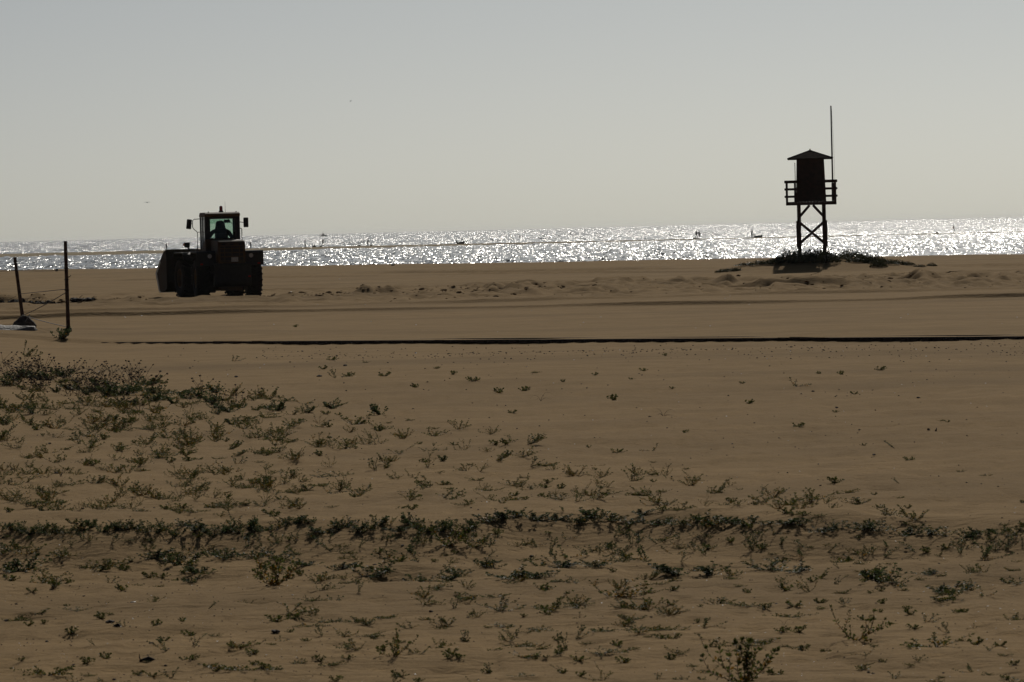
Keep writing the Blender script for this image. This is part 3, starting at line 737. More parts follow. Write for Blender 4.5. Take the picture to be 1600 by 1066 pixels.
def standing(lean=0.0, stride=0.12, arm_l=(0.0, 0.0), arm_r=(0.0, 0.0), knee=0.0):
    """a standing figure 1.7 m tall facing -Y; arms = (forward, outward) swing"""
    j = {}
    L = lambda z: -lean * max(0, z - 0.9)
    def put(n, x, y, z, r, m): j[n] = (x, y + L(z), z, r, m)
    put("pelvis", 0, 0, 0.92, (0.145, 0.115), 1); put("waist", 0, 0, 1.08, (0.14, 0.105), 0); put("chest", 0, 0.0, 1.28, (0.165, 0.115), 0)
    put("collar", 0, 0.0, 1.42, (0.10, 0.08), 0); put("neck", 0, -0.01, 1.48, 0.052, 2); put("jaw", 0, -0.02, 1.545, (0.066, 0.074), 2); put("skull", 0, -0.01, 1.62, (0.078, 0.09), 2); put("crown", 0, -0.01, 1.67, (0.05, 0.06), 2)
    put("nose", 0, -0.105, 1.575, 0.014, 2)
    for s, nm, arm in ((-1, "l", arm_l), (1, "r", arm_r)):
        st = stride * s
        put("hip" + nm, s * 0.09, 0, 0.88, 0.095, 1)
        put("knee" + nm, s * 0.10, -0.5 * st - knee, 0.48, 0.064, 1); put("ankle" + nm, s * 0.105, st * -1 + 0.02, 0.09, 0.046, 1)
        put("heel" + nm, s * 0.105, -st + 0.03, 0.045, 0.042, 1); put("toe" + nm, s * 0.12, -st - 0.16, 0.035, 0.034, 1)
        f, o = arm
        put("shoulder" + nm, s * 0.19, 0, 1.40, 0.062, 0)
        ex, ey, ez = s * (0.23 + 0.18 * o), -0.20 * f, 1.12 + 0.1 * o
        put("elbow" + nm, ex, ey, ez, 0.046, 0)
        put("wrist" + nm, ex + s * 0.06 * o, ey - 0.06 - 0.2 * f, ez - 0.24 + 0.14 * f, 0.031, 0)
        put("palm" + nm, ex + s * 0.07 * o, ey - 0.075 - 0.27 * f, ez - 0.32 + 0.15 * f, (0.026, 0.04), 2)
    b = [("pelvis", "waist"), ("waist", "chest"), ("chest", "collar"), ("collar", "neck"), ("neck", "jaw"), ("jaw", "skull"), ("skull", "crown"), ("jaw", "nose")]
    for nm in "lr":
        b += [("pelvis", "hip" + nm), ("hip" + nm, "knee" + nm), ("knee" + nm, "ankle" + nm), ("ankle" + nm, "heel" + nm), ("heel" + nm, "toe" + nm),
              ("collar", "shoulder" + nm), ("shoulder" + nm, "elbow" + nm), ("elbow" + nm, "wrist" + nm), ("wrist" + nm, "palm" + nm)]
    return j, b

def far_person(x, y, label, pose, jacket, rz, scale=1.0):
    d = px_ray(x, y); D = float(bar_mid(d.x / d.y * 1250.0)); X = d.x / d.y * D
    z = max(0.0, float(bar_z(np.array([X]), np.array([D]))[0]))
    j, b = standing(**pose)
    p = empty("person", (X, D, z - 0.01), (0, 0, rz)); p.scale = (scale,) * 3
    tag(p, label, "person", "people on the sandbar")
    link("body", skin_body("body", j, b, [jacket, M_CLOTH2, M_SKIN]), p)
    ln = pose.get("lean", 0)
    MB().ball((0, 0.012 - ln * 0.73, 1.645), 0.088, 0.10, 0.075).build("hair", M_HAIR, p, smooth=True)
    return p, X, D, z
far_person(477, 389, "slim dark person standing at left end of the sandbar group", dict(stride=0.05), M_CLOTH1, R(80))
far_person(505, 388, "stout dark person standing on the sandbar under the far boat", dict(stride=0.1, arm_l=(0.7, 0.6), arm_r=(0.6, 0.6)), M_CLOTH1, R(20), 1.02)
far_person(575, 387, "person with raised arm alone on the sandbar right of the pair", dict(stride=0.14, lean=0.15, arm_r=(1.0, 0.3)), M_CLOTH1, R(95))
far_person(1088.5, 376, "person on the left of the close pair on the sandbar", dict(stride=0.08, arm_r=(0.3, 0.9)), M_CLOTH1, R(10), 1.04)
far_person(1092.5, 376, "person on the right of the close pair on the sandbar", dict(stride=0.1, arm_l=(0.4, 0.5)), M_CLOTH2, R(-30), 1.0)
far_person(1175, 373, "lone person beside a small dinghy left of the tower", dict(stride=0.04, arm_l=(0.3, 0.5), arm_r=(0.3, 0.5)), M_CLOTH1, R(5), 0.98)
far_person(1491, 366, "stooping person in dark red jacket right of the tower", dict(stride=0.16, lean=0.22, arm_l=(0.9, 0.1), arm_r=(0.7, 0.1)), M_CLOTH3, R(-75), 0.98)
far_person(260, 395, "small person on the sandbar left of the loader bucket", dict(stride=0.1), M_CLOTH1, R(60), 0.95)
far_person(392, 391, "stocky person on the sandbar just right of the loader", dict(stride=0.05, arm_l=(0.6, 0.6), arm_r=(0.6, 0.6)), M_CLOTH2, R(0), 0.9)

def driver():
    j = {}
    for n, v in dict(pelvis=(0, 0, 0.10, (0.16, 0.13), 1), waist=(0, 0, 0.28, (0.16, 0.12), 0), chest=(0, 0.02, 0.50, (0.19, 0.13), 0), collar=(0, 0.05, 0.66, (0.13, 0.10), 0),
                     neck=(0, 0.08, 0.73, 0.06, 2), jaw=(0, 0.12, 0.80, (0.07, 0.075), 2), skull=(0, 0.10, 0.88, (0.082, 0.095), 2), crown=(0, 0.09, 0.94, (0.05, 0.06), 2), nose=(0, 0.205, 0.83, 0.014, 2)).items(): j[n] = v
    for s, nm in ((-1, "l"), (1, "r")):
        j["hip" + nm] = (s * 0.1, 0.06, 0.09, 0.10, 1); j["knee" + nm] = (s * 0.17, 0.48, 0.12, 0.068, 1); j["ankle" + nm] = (s * 0.16, 0.62, -0.26, 0.048, 1); j["toe" + nm] = (s * 0.17, 0.80, -0.30, 0.038, 1)
        j["shoulder" + nm] = (s * 0.21, 0.04, 0.62, 0.075, 0); j["elbow" + nm] = (s * 0.34, 0.16, 0.36, 0.056, 0); j["wrist" + nm] = (s * 0.22, 0.40, 0.36, 0.036, 0); j["palm" + nm] = (s * 0.17, 0.48, 0.39, (0.03, 0.042), 2)
    b = [("pelvis", "waist"), ("waist", "chest"), ("chest", "collar"), ("collar", "neck"), ("neck", "jaw"), ("jaw", "skull"), ("skull", "crown"), ("jaw", "nose")]
    for nm in "lr":
        b += [("pelvis", "hip" + nm), ("hip" + nm, "knee" + nm), ("knee" + nm, "ankle" + nm), ("ankle" + nm, "toe" + nm), ("collar", "shoulder" + nm), ("shoulder" + nm, "elbow" + nm), ("elbow" + nm, "wrist" + nm), ("wrist" + nm, "palm" + nm)]
    M = Matrix.Translation(LOADER.location) @ Matrix.Rotation(R(11.5), 4, 'Z') @ Matrix.Translation((-0.03, 1.16, 1.84)) @ Matrix.Diagonal((1.4, 1.1, 1.06, 1))
    p = empty("person"); p.location, _q, p.scale = M.decompose(); p.rotation_euler = _q.to_euler()
    tag(p, "driver in dark hooded jacket seated in the loader cab", "person")
    link("body", skin_body("body", j, b, [M_CLOTH1, M_CLOTH2, M_SKIN], 2), p)
    # hood of the jacket, open at the face
    hd = MB(); n = 14; rings = []
    for k, (t, rx, ry, cz, cy) in enumerate(((0, 0.17, 0.13, 0.66, 0.05), (1, 0.13, 0.12, 0.74, 0.06), (2, 0.118, 0.128, 0.83, 0.075), (3, 0.11, 0.125, 0.91, 0.075), (4, 0.075, 0.09, 0.985, 0.07), (5, 0.02, 0.03, 1.01, 0.065))):
        rings.append([(rx * math.sin(R(-125 + 250 * i / (n - 1)) + math.pi), cy + ry * math.cos(R(-125 + 250 * i / (n - 1)) + math.pi), cz) for i in range(n)])
    for k in range(len(rings) - 1):
        for i in range(n - 1):
            hd.add([rings[k][i], rings[k][i + 1], rings[k + 1][i + 1], rings[k + 1][i]], [(0, 1, 2, 3)])
    ho = hd.build("hood", M_CLOTH1, p, smooth=True)
    so = ho.modifiers.new("thickness", 'SOLIDIFY'); so.thickness = 0.012
driver()

# ------------------------------------------------------------------ things on the bar and the sea
def bar_at(x, y):
    d = px_ray(x, y); D = float(bar_mid(d.x / d.y * 1250.0)); X = d.x / d.y * D
    return Vector((X, D, max(0.0, float(bar_z(np.array([X]), np.array([D]))[0]))))

def dinghy(x, y, L, rz, label):
    c = bar_at(x, y); t = empty("dinghy", c + Vector((0, -3, 0.0)), (0, 0, rz)); tag(t, label, "boat")
    mb = MB(); n = 9; k = 7
    sec = []
    for i in range(n):
        u = i / (n - 1); w = 0.62 * math.sin(min(1, u * 1.15 + 0.35) * math.pi / 2) * (1 if u < 0.6 else math.cos((u - 0.6) / 0.4 * math.pi / 2 * 0.97)); sh = 0.45 + 0.22 * max(0, u - 0.5) ** 1.5 * 2
        sec.append([(-L / 2 + L * u, w * math.sin(-math.pi / 2 + math.pi * a / (k - 1)), sh - sh * math.cos(-math.pi / 2 + math.pi * a / (k - 1)) * 0.97) for a in range(k)])
    for i in range(n - 1):
        for a in range(k - 1):
            mb.add([sec[i][a], sec[i][a + 1], sec[i + 1][a + 1], sec[i + 1][a]], [(0, 1, 2, 3)])
    mb.add(sec[0], [tuple(range(k))])
    h = mb.build("hull", M_HULL, t, smooth=True); so = h.modifiers.new("planking", 'SOLIDIFY'); so.thickness = 0.04
    for u in (-0.25, 0.12):
        MB().box(L * u - 0.1, L * u + 0.1, -0.5, 0.5, 0.34, 0.38).build("thwart", M_TOWER, t)
    MB().box(-L / 2 - 0.16, -L / 2 + 0.03, -0.12, 0.12, 0.3, 0.85).build("outboard_motor", M_DARK, t, bevel=0.04)
dinghy(720, 383, 1.7, R(8), "low dark dinghy beached on the sandbar near the picture centre")
dinghy(1184, 373, 1.7, R(-6), "small dark dinghy beached beside the lone person left of the tower")

def heap(x, y, w, h, label, name="sack", cat="sack", mat=None):
    c = bar_at(x, y); r = random.Random(int(x))
    mb = MB(); mb.ball((0, 0, h * 0.42), w / 2, w * 0.35, h * 0.58, 10, 7)
    mb.v = [(a + r.uniform(-.06, .06) * w, b + r.uniform(-.06, .06) * w, max(-0.02, c2 + r.uniform(-.05, .05) * h)) for a, b, c2 in mb.v]
    t = empty(name, c); tag(t, label, cat, "sacks on the sandbar")
    mb.build("sack_body", mat or M_BAG, t, smooth=True)
    MB().tube([(0, 0, h * 0.9), (w * 0.06, 0, h * 1.05), (w * 0.12, 0.02, h * 1.12)], [w * 0.09, w * 0.05, w * 0.1], 6).build("tied_neck", mat or M_BAG, t)
heap(491, 389, 0.9, 0.35, "low dark sack lying between the pair on the sandbar")
heap(501, 388.5, 0.6, 0.28, "small sack at the feet of the stout person")
heap(562, 387.5, 0.8, 0.25, "flat sack left of the person with raised arm")
heap(580, 387, 0.6, 0.3, "small sack right of the person with raised arm")
heap(1085.5, 376, 0.7, 0.32, "dark sack at the left foot of the close pair")
heap(1464, 366, 0.6, 0.26, "small dark sack on the sandbar between tower and stooping person")

def fishing_boat():
    d = px_ray(505, 366); D = 7000.0
    t = empty("fishing_boat", (d.x / d.y * D, D, -0.1), (0, 0, R(12))); tag(t, "hazy grey fishing boat on the horizon, right of the loader", "boat")
    L = 9.0; mb = MB(); n = 10; k = 7; sec = []
    for i in range(n):
        u = i / (n - 1); w = 1.5 * (1 if u < 0.5 else math.cos((u - 0.5) / 0.5 * math.pi / 2 * 0.97)); sh = 1.3 + 1.0 * max(0, u - 0.4) ** 1.6
        sec.append([(-L / 2 + L * u, w * math.sin(-math.pi / 2 + math.pi * a / (k - 1)), sh - sh * math.cos(-math.pi / 2 + math.pi * a / (k - 1)) * 1.2) for a in range(k)])
    for i in range(n - 1):
        for a in range(k - 1): mb.add([sec[i][a], sec[i][a + 1], sec[i + 1][a + 1], sec[i + 1][a]], [(0, 1, 2, 3)])
        mb.add([sec[i][0], sec[i][-1], sec[i + 1][-1], sec[i + 1][0]], [(0, 1, 2, 3)])
    mb.add(sec[0], [tuple(range(k))]); mb.build("hull", M_HULL, t, smooth=False)
    wh = MB().prism_x([(-0.9, 1.3), (-0.8, 3.6), (0.8, 3.6), (0.9, 1.3)], -1.2, 1.0).build("wheelhouse", M_HULL, t)
    for y in (-0.5, 0.0, 0.5): MB().box(1.001, 1.02, y - 0.18, y + 0.18, 2.5, 3.2).build("window", M_GLASS, wh)
    MB().tube([(-0.2, 0, 3.5), (-0.2, 0, 6.2)], 0.09, 6).build("mast", M_DARK, t)
    MB().tube([(-0.2, 0, 5.2), (-3.9, 0, 2.6)], 0.06, 6).build("boom", M_DARK, t)
    MB().tube([(-0.2, 0, 6.1), (4.3, 0, 2.6)], 0.03, 4).build("stay", M_DARK, t)
    MB().box(-4.2, -3.2, -0.9, 0.9, 1.9, 2.5).build("net_drum", M_DARK, t)
fishing_boat()

def bird(x, y, D, span, label, tilt, rz, name):
    t = empty(name, px_at(x, y, D), (R(tilt), 0, R(rz))); tag(t, label, "bird")
    s = span
    b = MB(); b.tube([(0, -0.20 * s, 0.0), (0, -0.15 * s, 0.005 * s), (0, -0.02 * s, 0), (0, 0.10 * s, 0), (0, 0.2 * s, 0.0)], [0.016 * s, 0.045 * s, 0.07 * s, 0.05 * s, 0.012 * s], 8)
    b.build("body", M_GULL, t, smooth=True)
    MB().tube([(0, -0.195 * s, 0), (0, -0.235 * s, -0.008 * s)], [0.011 * s, 0.003 * s], 5).build("bill", M_ORANGE, t)
    for sg in (-1, 1):
        pts = [(0.03, -0.07, 0.07, 0.0), (0.2, -0.10, 0.05, 0.06), (0.34, -0.05, 0.05, 0.05), (0.5, 0.06, 0.075, 0.0)]
        top = [(sg * a * s, f * s, z * s + 0.012 * s) for a, f, e, z in pts]; back = [(sg * a * s, e * s, z * s) for a, f, e, z in pts]; und = [(sg * a * s, f * s, z * s - 0.008 * s) for a, f, e, z in pts]
        w = MB()
        for i in range(3):
            w.add([top[i], top[i + 1], back[i + 1], back[i]], [(0, 1, 2, 3)]); w.add([und[i], und[i + 1], back[i + 1], back[i]], [(3, 2, 1, 0)]); w.add([top[i], top[i + 1], und[i + 1], und[i]], [(0, 1, 2, 3)])
        w.build("wing", M_GULL, t)
    MB().add([(-0.02 * s, 0.17 * s, 0), (0.02 * s, 0.17 * s, 0), (0.06 * s, 0.3 * s, 0.004 * s), (-0.06 * s, 0.3 * s, 0.004 * s), (0, 0.17 * s, 0.014 * s), (0, 0.3 * s, 0.012 * s)], [(0, 1, 2, 3), (0, 4, 5, 3), (1, 2, 5, 4)]).build("tail", M_GULL, t)
bird(230, 316.5, 700, 0.85, "gull gliding low over the sea left of the loader", -8, 25, "gull")
bird(548, 158, 480, 0.4, "tiny dark bird high in the empty sky", 20, -50, "small_bird")

# ------------------------------------------------------------------ posts and wire at the left
def post(x, y, top, r, label, lean_y=0.0):
    b = px_ground(x, y); D = b.y
    tp = px_at(top[0], top[1], D + lean_y)
    t = empty("fence_post", b); tag(t, label, "post", "fence posts at the left")
    v = tp - b
    mb = MB(); pts = []; rs = []
    for k in range(9):
        u = k / 8 * 1.0
        pts.append(Vector((0, 0, -0.3)) * (1 if k == 0 else 0) + v * u); rs.append(r * (1.02 - 0.1 * u + 0.05 * math.sin(k * 2.3)))
    pts[0] = -v * 0.12
    mb.tube(pts, rs, 10).build("shaft", M_POST, t, smooth=False, bevel=0)
    return t, b, v
p1, b1, v1 = post(107, 524, (102, 377), 0.045, "tall upright dark fence post near the left edge")
p2, b2, v2 = post(36.5, 505, (23, 402), 0.050, "leaning shorter fence post with sack at its foot")
for p, v, zs in ((p1, v1, (0.70, 0.575, 0.46, 0.03)), (p2, v2, (0.93, 0.1))):
    for u in zs:
        c = v * u
        MB().tube([(c.x + 0.055 * math.cos(a * math.pi / 5), c.y + 0.055 * math.sin(a * math.pi / 5), c.z) for a in range(11)], 0.010, 5).build("wire_tie", M_WIRE, p)
MB().tube([v1 * 0.6 + Vector((0.03, 0, 0)), v1 * 0.6 + Vector((0.08, 0, 0.02)), v1 * 0.61 + Vector((0.11, 0, 0.03))], [0.014, 0.01, 0.006], 5).build("hook", M_WIRE, p1)
foot = MB().ball((0, 0, 0.03), 0.085, 0.085, 0.09, 10, 6).build("foot_collar", M_POST, p1, smooth=True)
def wire(a, b, sag, label, n=10):
    pts = []
    for k in range(n + 1):
        u = k / n; p = a.lerp(b, u); p.z -= sag * 4 * u * (1 - u); pts.append(p)
    o = MB().tube(pts, 0.010, 4).build("fence_wire", M_WIRE); tag(o, label, "wire", "slack fence wires")
A = lambda u: b1 + v1 * u
Bq = lambda u: b2 + v2 * u
wire(A(0.47), Bq(0.44), -0.0, "upper slack wire running between the two fence posts")
wire(A(0.44), Bq(0.11), 0.03, "slanting wire from the tall post down to the leaning post foot")
wire(A(0.05), Bq(0.12), 0.02, "wire slanting from leaning post down to the tall post foot")
wire(A(0.68), Bq(0.80) , 0.02, "topmost fence wire crossing the sea between the posts")
wire(Bq(0.10), Bq(0.10) + Vector((-1.6, -1.0, -0.10)), 0.03, "wire leading from the leaning post out of the left edge")
wire(Bq(0.80), Bq(0.80) + Vector((-1.6, -1.0, 0.02)), 0.02, "high wire leading from leaning post out of the left edge")
mb = MB().tube([(0, 0, -0.012), (0.04, 0, 0.0), (0.06, 0, 0.03)], [0.02, 0.035, 0.01], 6)
tg = mb.build("wire_tag", M_DARK); tg.location = A(0.68).lerp(Bq(0.80), 0.19); tag(tg, "small dark rag caught on the topmost fence wire", "rag")

def sack_and_sheet():
    c = px_ground(38, 514); r = random.Random(3)
    t = empty("sand_sack", c); tag(t, "dark lumpy sack heaped round the foot of the leaning post", "sack")
    mb = MB(); prof = [(0.0, 0.29), (0.09, 0.28), (0.18, 0.235), (0.25, 0.16), (0.31, 0.10), (0.34, 0.05)]
    n = 14; rg = []
    for z, rr in prof:
        rg.append([(rr * math.cos(2 * math.pi * i / n) * (1.05 + 0.16 * r.random()), rr * 0.8 * math.sin(2 * math.pi * i / n) * (1 + 0.16 * r.random()), z + r.uniform(-.012, .012) - 0.03) for i in range(n)])
    for k in range(len(rg) - 1):
        for i in range(n): mb.add([rg[k][i], rg[k][(i + 1) % n], rg[k + 1][(i + 1) % n], rg[k + 1][i]], [(0, 1, 2, 3)])
    mb.add(rg[-1], [tuple(range(n))]); mb.build("sack_body", M_BAG, t, smooth=True)
    MB().tube([(0.05, -0.26, 0.16), (0.13, -0.2, 0.28), (0.16, -0.10, 0.34)], 0.012, 5).build("cord", M_SHEET, t)
    # crumpled plastic sheet
    c2 = px_ground(18, 521)
    ts = MB(); nx, ny = 60, 16; P = {}
    for i in range(nx):
        for k in range(ny):
            u = i / (nx - 1); w = k / (ny - 1)
            x = -1.4 + 2.0 * u; y = -0.35 + (0.9 - 0.35 * u) * w
            z = 0.02 + 0.10 * math.sin(math.pi * min(1, w * 1.05)) * (1 - 0.45 * u) + 0.09 * float(vnoise(np.array([x * 2.1]), np.array([y * 4]), 77)[0]) + 0.02 * float(vnoise(np.array([x * 4.3]), np.array([y * 5]), 78)[0])
            if k == 0 or k == ny - 1 or i == nx - 1: z = -0.02
            P[i, k] = (x, y, z)
    for i in range(nx - 1):
        for k in range(ny - 1): ts.add([P[i, k], P[i + 1, k], P[i + 1, k + 1], P[i, k + 1]], [(0, 1, 2, 3)])
    o = ts.build("plastic_sheet", M_SHEET, smooth=True); o.location = c2
    so = o.modifiers.new("thickness", 'SOLIDIFY'); so.thickness = 0.006
    tag(o, "crumpled pale plastic sheet on the sand under the leaning post", "plastic sheet")
sack_and_sheet()

# ------------------------------------------------------------------ boardwalk half buried in sand
def boardwalk():
    xs0, xs1 = -9.3, 14.5
    dirv = Vector((1, -0.93, 0)).normalized(); nrm = Vector((0.93, 1, 0)).normalized()
    root = empty("boardwalk", (0, float(walk_y(0.0)), 1.0)); tag(root, "long low plank boardwalk half buried across the sand, dark edge towards viewer", "boardwalk")
    ang = math.atan2(dirv.y, dirv.x); L = (xs1 - xs0) / dirv.x; pitch = 0.30; r = random.Random(4)
    base = MB().box(0, pitch - 0.012, 0, 1.5, -0.05, 0.0).mesh("plank", M_PLANK, bevel=0.006, seg=1)
    n = int(L / pitch)
    for k in range(n):
        s = xs0 / dirv.x + k * pitch
        p = dirv * s
        g = float(ground(np.array([p.x - 0.35 * nrm.x]), np.array([p.y - 0.35 * nrm.y + walk_y(0.0)]))[0]) - 1.0
        x = p.x
        zt = min(max(g, -0.06) , 0.02) + 0.07 + r.uniform(-0.006, 0.006) + 0.012 * math.sin(k * 0.21)
        zt -= 0.085 * max(0.0, min(1.0, (-5.6 - x) / 3.4)) ** 1.3
        o = link("plank", base, root, (p.x + nrm.x * r.uniform(-0.012, 0.012), p.y + nrm.y * r.uniform(-0.012, 0.012), zt), (R(-3.0 + r.uniform(-.4, .4)), R(r.uniform(-.5, .5)), ang + R(r.uniform(-.4, .4))))
    for off in (0.12, 1.3):
        MB().beam(dirv * (xs0 / dirv.x) + nrm * off + Vector((0, 0, 0.005)), dirv * (xs1 / dirv.x) + nrm * off + Vector((0, 0, 0.005)), 0.06, 0.08).build("bearer", M_PLANK, root)
boardwalk()
# ------------------------------------------------------------------ plants
def leaf(mb, p, d, L, w, mi, r):
    """one leaf: a lens-shaped blade folded along its midrib"""
    d = d.normalized(); a = d.orthogonal().normalized()
    a.rotate(Quaternion(d, r.uniform(0, 6.28))); c = d.cross(a)
    m = p + d * (L * 0.55); k = c * (w * 0.5)
    mb.add([p, m + a * w + k, p + d * L, m - a * w + k, m], [(0, 1, 4), (1, 2, 4), (0, 4, 3), (4, 2, 3)], mi)

def grow_sprig(seed, nst, spread, height, leafL, old=0.12, flowers=0, curl=0.6, gap=0.022, trail=False, side=0.5, bare=0.12):
    """stems fanning from one root, set with paired fleshy leaves; returns stems, leaves, flowers"""
    r = random.Random(seed); st, lf, fl = MB(), MB(), MB()
    def stem(p, az, el, L, rad, depth):
        pts = [p.copy()]; n = max(4, int(L / 0.028)); cur = p.copy(); e = el; a = az
        for k in range(n):
            e += (curl / n) * (1 if e < 0.9 else -0.8) + r.uniform(-0.3, 0.3); a += r.uniform(-0.38, 0.38)
            e = max(-0.25, e)
            if trail: e = min(e, 0.35 + 0.2 * r.random())
            cur = cur + Vector((math.cos(a) * math.cos(e), math.sin(a) * math.cos(e), math.sin(e))) * (L / n)
            if cur.z < 0.006: cur.z = 0.006
            pts.append(cur.copy())
        st.tube(pts, [rad * (1 - 0.6 * i / n) for i in range(n + 1)], 3, caps=False)
        dist = 0.0; nxt = L * bare
        for i in range(n):
            seg = pts[i + 1] - pts[i]; sl = seg.length
            while nxt < dist + sl:
                q = pts[i] + seg * ((nxt - dist) / sl); t = seg.normalized(); o = t.orthogonal().normalized(); o.rotate(Quaternion(t, r.uniform(0, 6.28)))
                u = nxt / L
                for sg in (-1, 1):
                    if r.random() < 0.86:
                        dd = (o * sg + t * r.uniform(0.2, 0.8) + Vector((0, 0, 0.25))).normalized()
                        leaf(lf, q, dd, leafL * r.uniform(0.65, 1.15), leafL * r.uniform(0.24, 0.34), 1 if r.random() < old * (1.8 - 1.6 * u) else 0, r)
                nxt += gap * r.uniform(0.7, 1.35)
            dist += sl
        for k in range(4):
            leaf(lf, cur, (pts[-1] - pts[-2]).normalized() + Vector((r.uniform(-.8, .8), r.uniform(-.8, .8), r.uniform(-.3, .8))), leafL * r.uniform(0.7, 1.1), leafL * 0.3, 0, r)
        if flowers and r.random() < flowers:
            c = cur + Vector((0, 0, 0.006))
            for k in range(5):
                a2 = k * 1.2566 + r.random(); d2 = Vector((math.cos(a2), math.sin(a2), 0.5))
                leaf(fl, c, d2, 0.013, 0.006, 0, r)
        if depth > 0:
            for k in range(1 + int(side * 3 * r.random())):
                i = r.randint(max(1, n // 4), n - 1)
                if r.random() < side: stem(pts[i], a + r.uniform(-1.3, 1.3), e * 0.6 + r.uniform(-0.1, 0.5), L * r.uniform(0.3, 0.55), rad * 0.7, depth - 1)
    lean = r.uniform(0, 6.28)
    for k in range(nst):
        az = 2 * math.pi * (k + r.uniform(-.35, .35)) / nst
        if r.random() < 0.45: az = lean + r.gauss(0, 0.5)
        elev = math.atan2(height, spread / 2) * r.uniform(0.25, 1.3)
        if not trail and r.random() < 0.12: elev = R(70)
        L = math.hypot(height, spread / 2) * r.uniform(0.6, 1.15)
        stem(Vector((r.uniform(-.012, .012), r.uniform(-.012, .012), -0.01)), az, max(0.03, elev - 0.2), L, 0.0032, 1)
    return st, lf, fl

PROTO = {}
def proto(kind, i, st, lf, fl, leafmats):
    PROTO.setdefault(kind, []).append((st.mesh("stems", M_STEM, fixn=False), lf.mesh("leaves", leafmats, fixn=False), fl.mesh("flowers", M_FLOWER, fixn=False) if fl and fl.v else None))
G = [M_LEAF, M_LEAF2]; Bm = [M_BLUE, M_LEAF2]
for i in range(8): proto("sprig", i, *grow_sprig(100 + i, 6 + i % 3, 0.38, 0.11 + 0.02 * (i % 3), 0.026, 0.14, 0.0, 0.75, 0.021, side=0.8), leafmats=G)
for i in range(5): proto("flowering", i, *grow_sprig(200 + i, 10, 0.34, 0.10, 0.028, 0.08, 0.33, 0.9, 0.018, side=0.7), leafmats=Bm)
for i in range(5): proto("tuft", i, *grow_sprig(300 + i, 11, 0.30, 0.09, 0.028, 0.06, 0.0, 1.0, 0.018, side=0.7), leafmats=Bm)
for i in range(6): proto("mat", i, *grow_sprig(400 + i, 8, 0.40, 0.04, 0.023, 0.14, 0.0, 0.2, 0.019, trail=True, side=1.0), leafmats=G)
for i in range(4): proto("upright", i, *grow_sprig(500 + i, 3, 0.15, 0.17, 0.025, 0.10, 0.0, 0.3, 0.02, side=0.4), leafmats=Bm)
for i in range(4): proto("seedling", i, *grow_sprig(600 + i, 7, 0.13, 0.04, 0.024, 0.1, 0.0, 0.9, 0.017, side=0.3), leafmats=G)
for i in range(4): proto("yellowing", i, *grow_sprig(700 + i, 10, 0.36, 0.13, 0.025, 0.42, 0.12, 0.8, 0.019, side=0.8), leafmats=G)
for i in range(5): proto("open", i, *grow_sprig(800 + i, 6, 0.44, 0.14, 0.024, 0.2, 0.0, 0.5, 0.026, bare=0.2, side=0.8), leafmats=G)
def grow_thistle(seed):
    r = random.Random(seed); st, hd = MB(), MB()
    for k in range(r.randint(4, 6)):
        az = r.uniform(0, 6.28); L = r.uniform(0.20, 0.38); e = r.uniform(0.7, 1.45); p = Vector((r.uniform(-.05, .05), r.uniform(-.05, .05), -0.01)); pts = [p]
        cv = r.uniform(-0.9, 0.25)
        for i in range(6):
            e += cv / 6 + r.uniform(-.06, .06); p = p + Vector((math.cos(az) * math.cos(e), math.sin(az) * math.cos(e), math.sin(e))) * L / 6
            if p.z < 0.01: p.z = 0.01
            pts.append(p)
        st.tube(pts, [0.0034, 0.003, 0.0028, 0.0026, 0.0024, 0.0022, 0.002], 3, caps=False)
        rr = r.uniform(0.011, 0.016)
        hd.ball(p, rr, rr, rr * 0.9, 7, 5)
        for q in range(7):
            leaf(hd, p, Vector((r.uniform(-1, 1), r.uniform(-1, 1), r.uniform(-.4, 1))), rr * 1.8, rr * 0.22, 0, r)
        for q in range(2):
            leaf(st, pts[2 + q], Vector((r.uniform(-1, 1), r.uniform(-1, 1), 0.3)), 0.035, 0.006, 0, r)
    return st, hd
for i in range(6):
    st, hd = grow_thistle(900 + i); PROTO.setdefault("thistle", []).append((st.mesh("stalks", M_DRY, fixn=False), hd.mesh("seed_heads", M_HEAD, fixn=False), None))
def grow_grass(seed):
    r = random.Random(seed); st = MB()
    for k in range(r.randint(5, 8)):
        az = r.choice((0.1, 3.0)) + r.uniform(-.7, .7); L = r.uniform(0.15, 0.34); e = r.uniform(0.8, 1.4); p = Vector((0, 0, -0.01)); pts = [p]
        for i in range(8):
            e -= r.uniform(0.12, 0.36); p = p + Vector((math.cos(az) * math.cos(e), math.sin(az) * math.cos(e), math.sin(e))) * L / 8
            if p.z < 0.004: p.z = 0.004
            pts.append(p)
        st.tube(pts, [0.0026 * (1 - 0.8 * i / 8) for i in range(9)], 3, caps=False)
    return st
for i in range(3): PROTO.setdefault("grass", []).append((grow_grass(950 + i).mesh("blades", M_DRY, fixn=False), None, None))
SPREAD = dict(sprig=0.36, flowering=0.32, tuft=0.28, mat=0.40, upright=0.16, seedling=0.13, yellowing=0.36, open=0.44, thistle=0.30, grass=0.35)

PLANTS = []   # (px, py, width px, kind, fixed label or None)
def P(kind, *items, label=None):
    for it in items: PLANTS.append((it[0], it[1], it[2], kind, label))
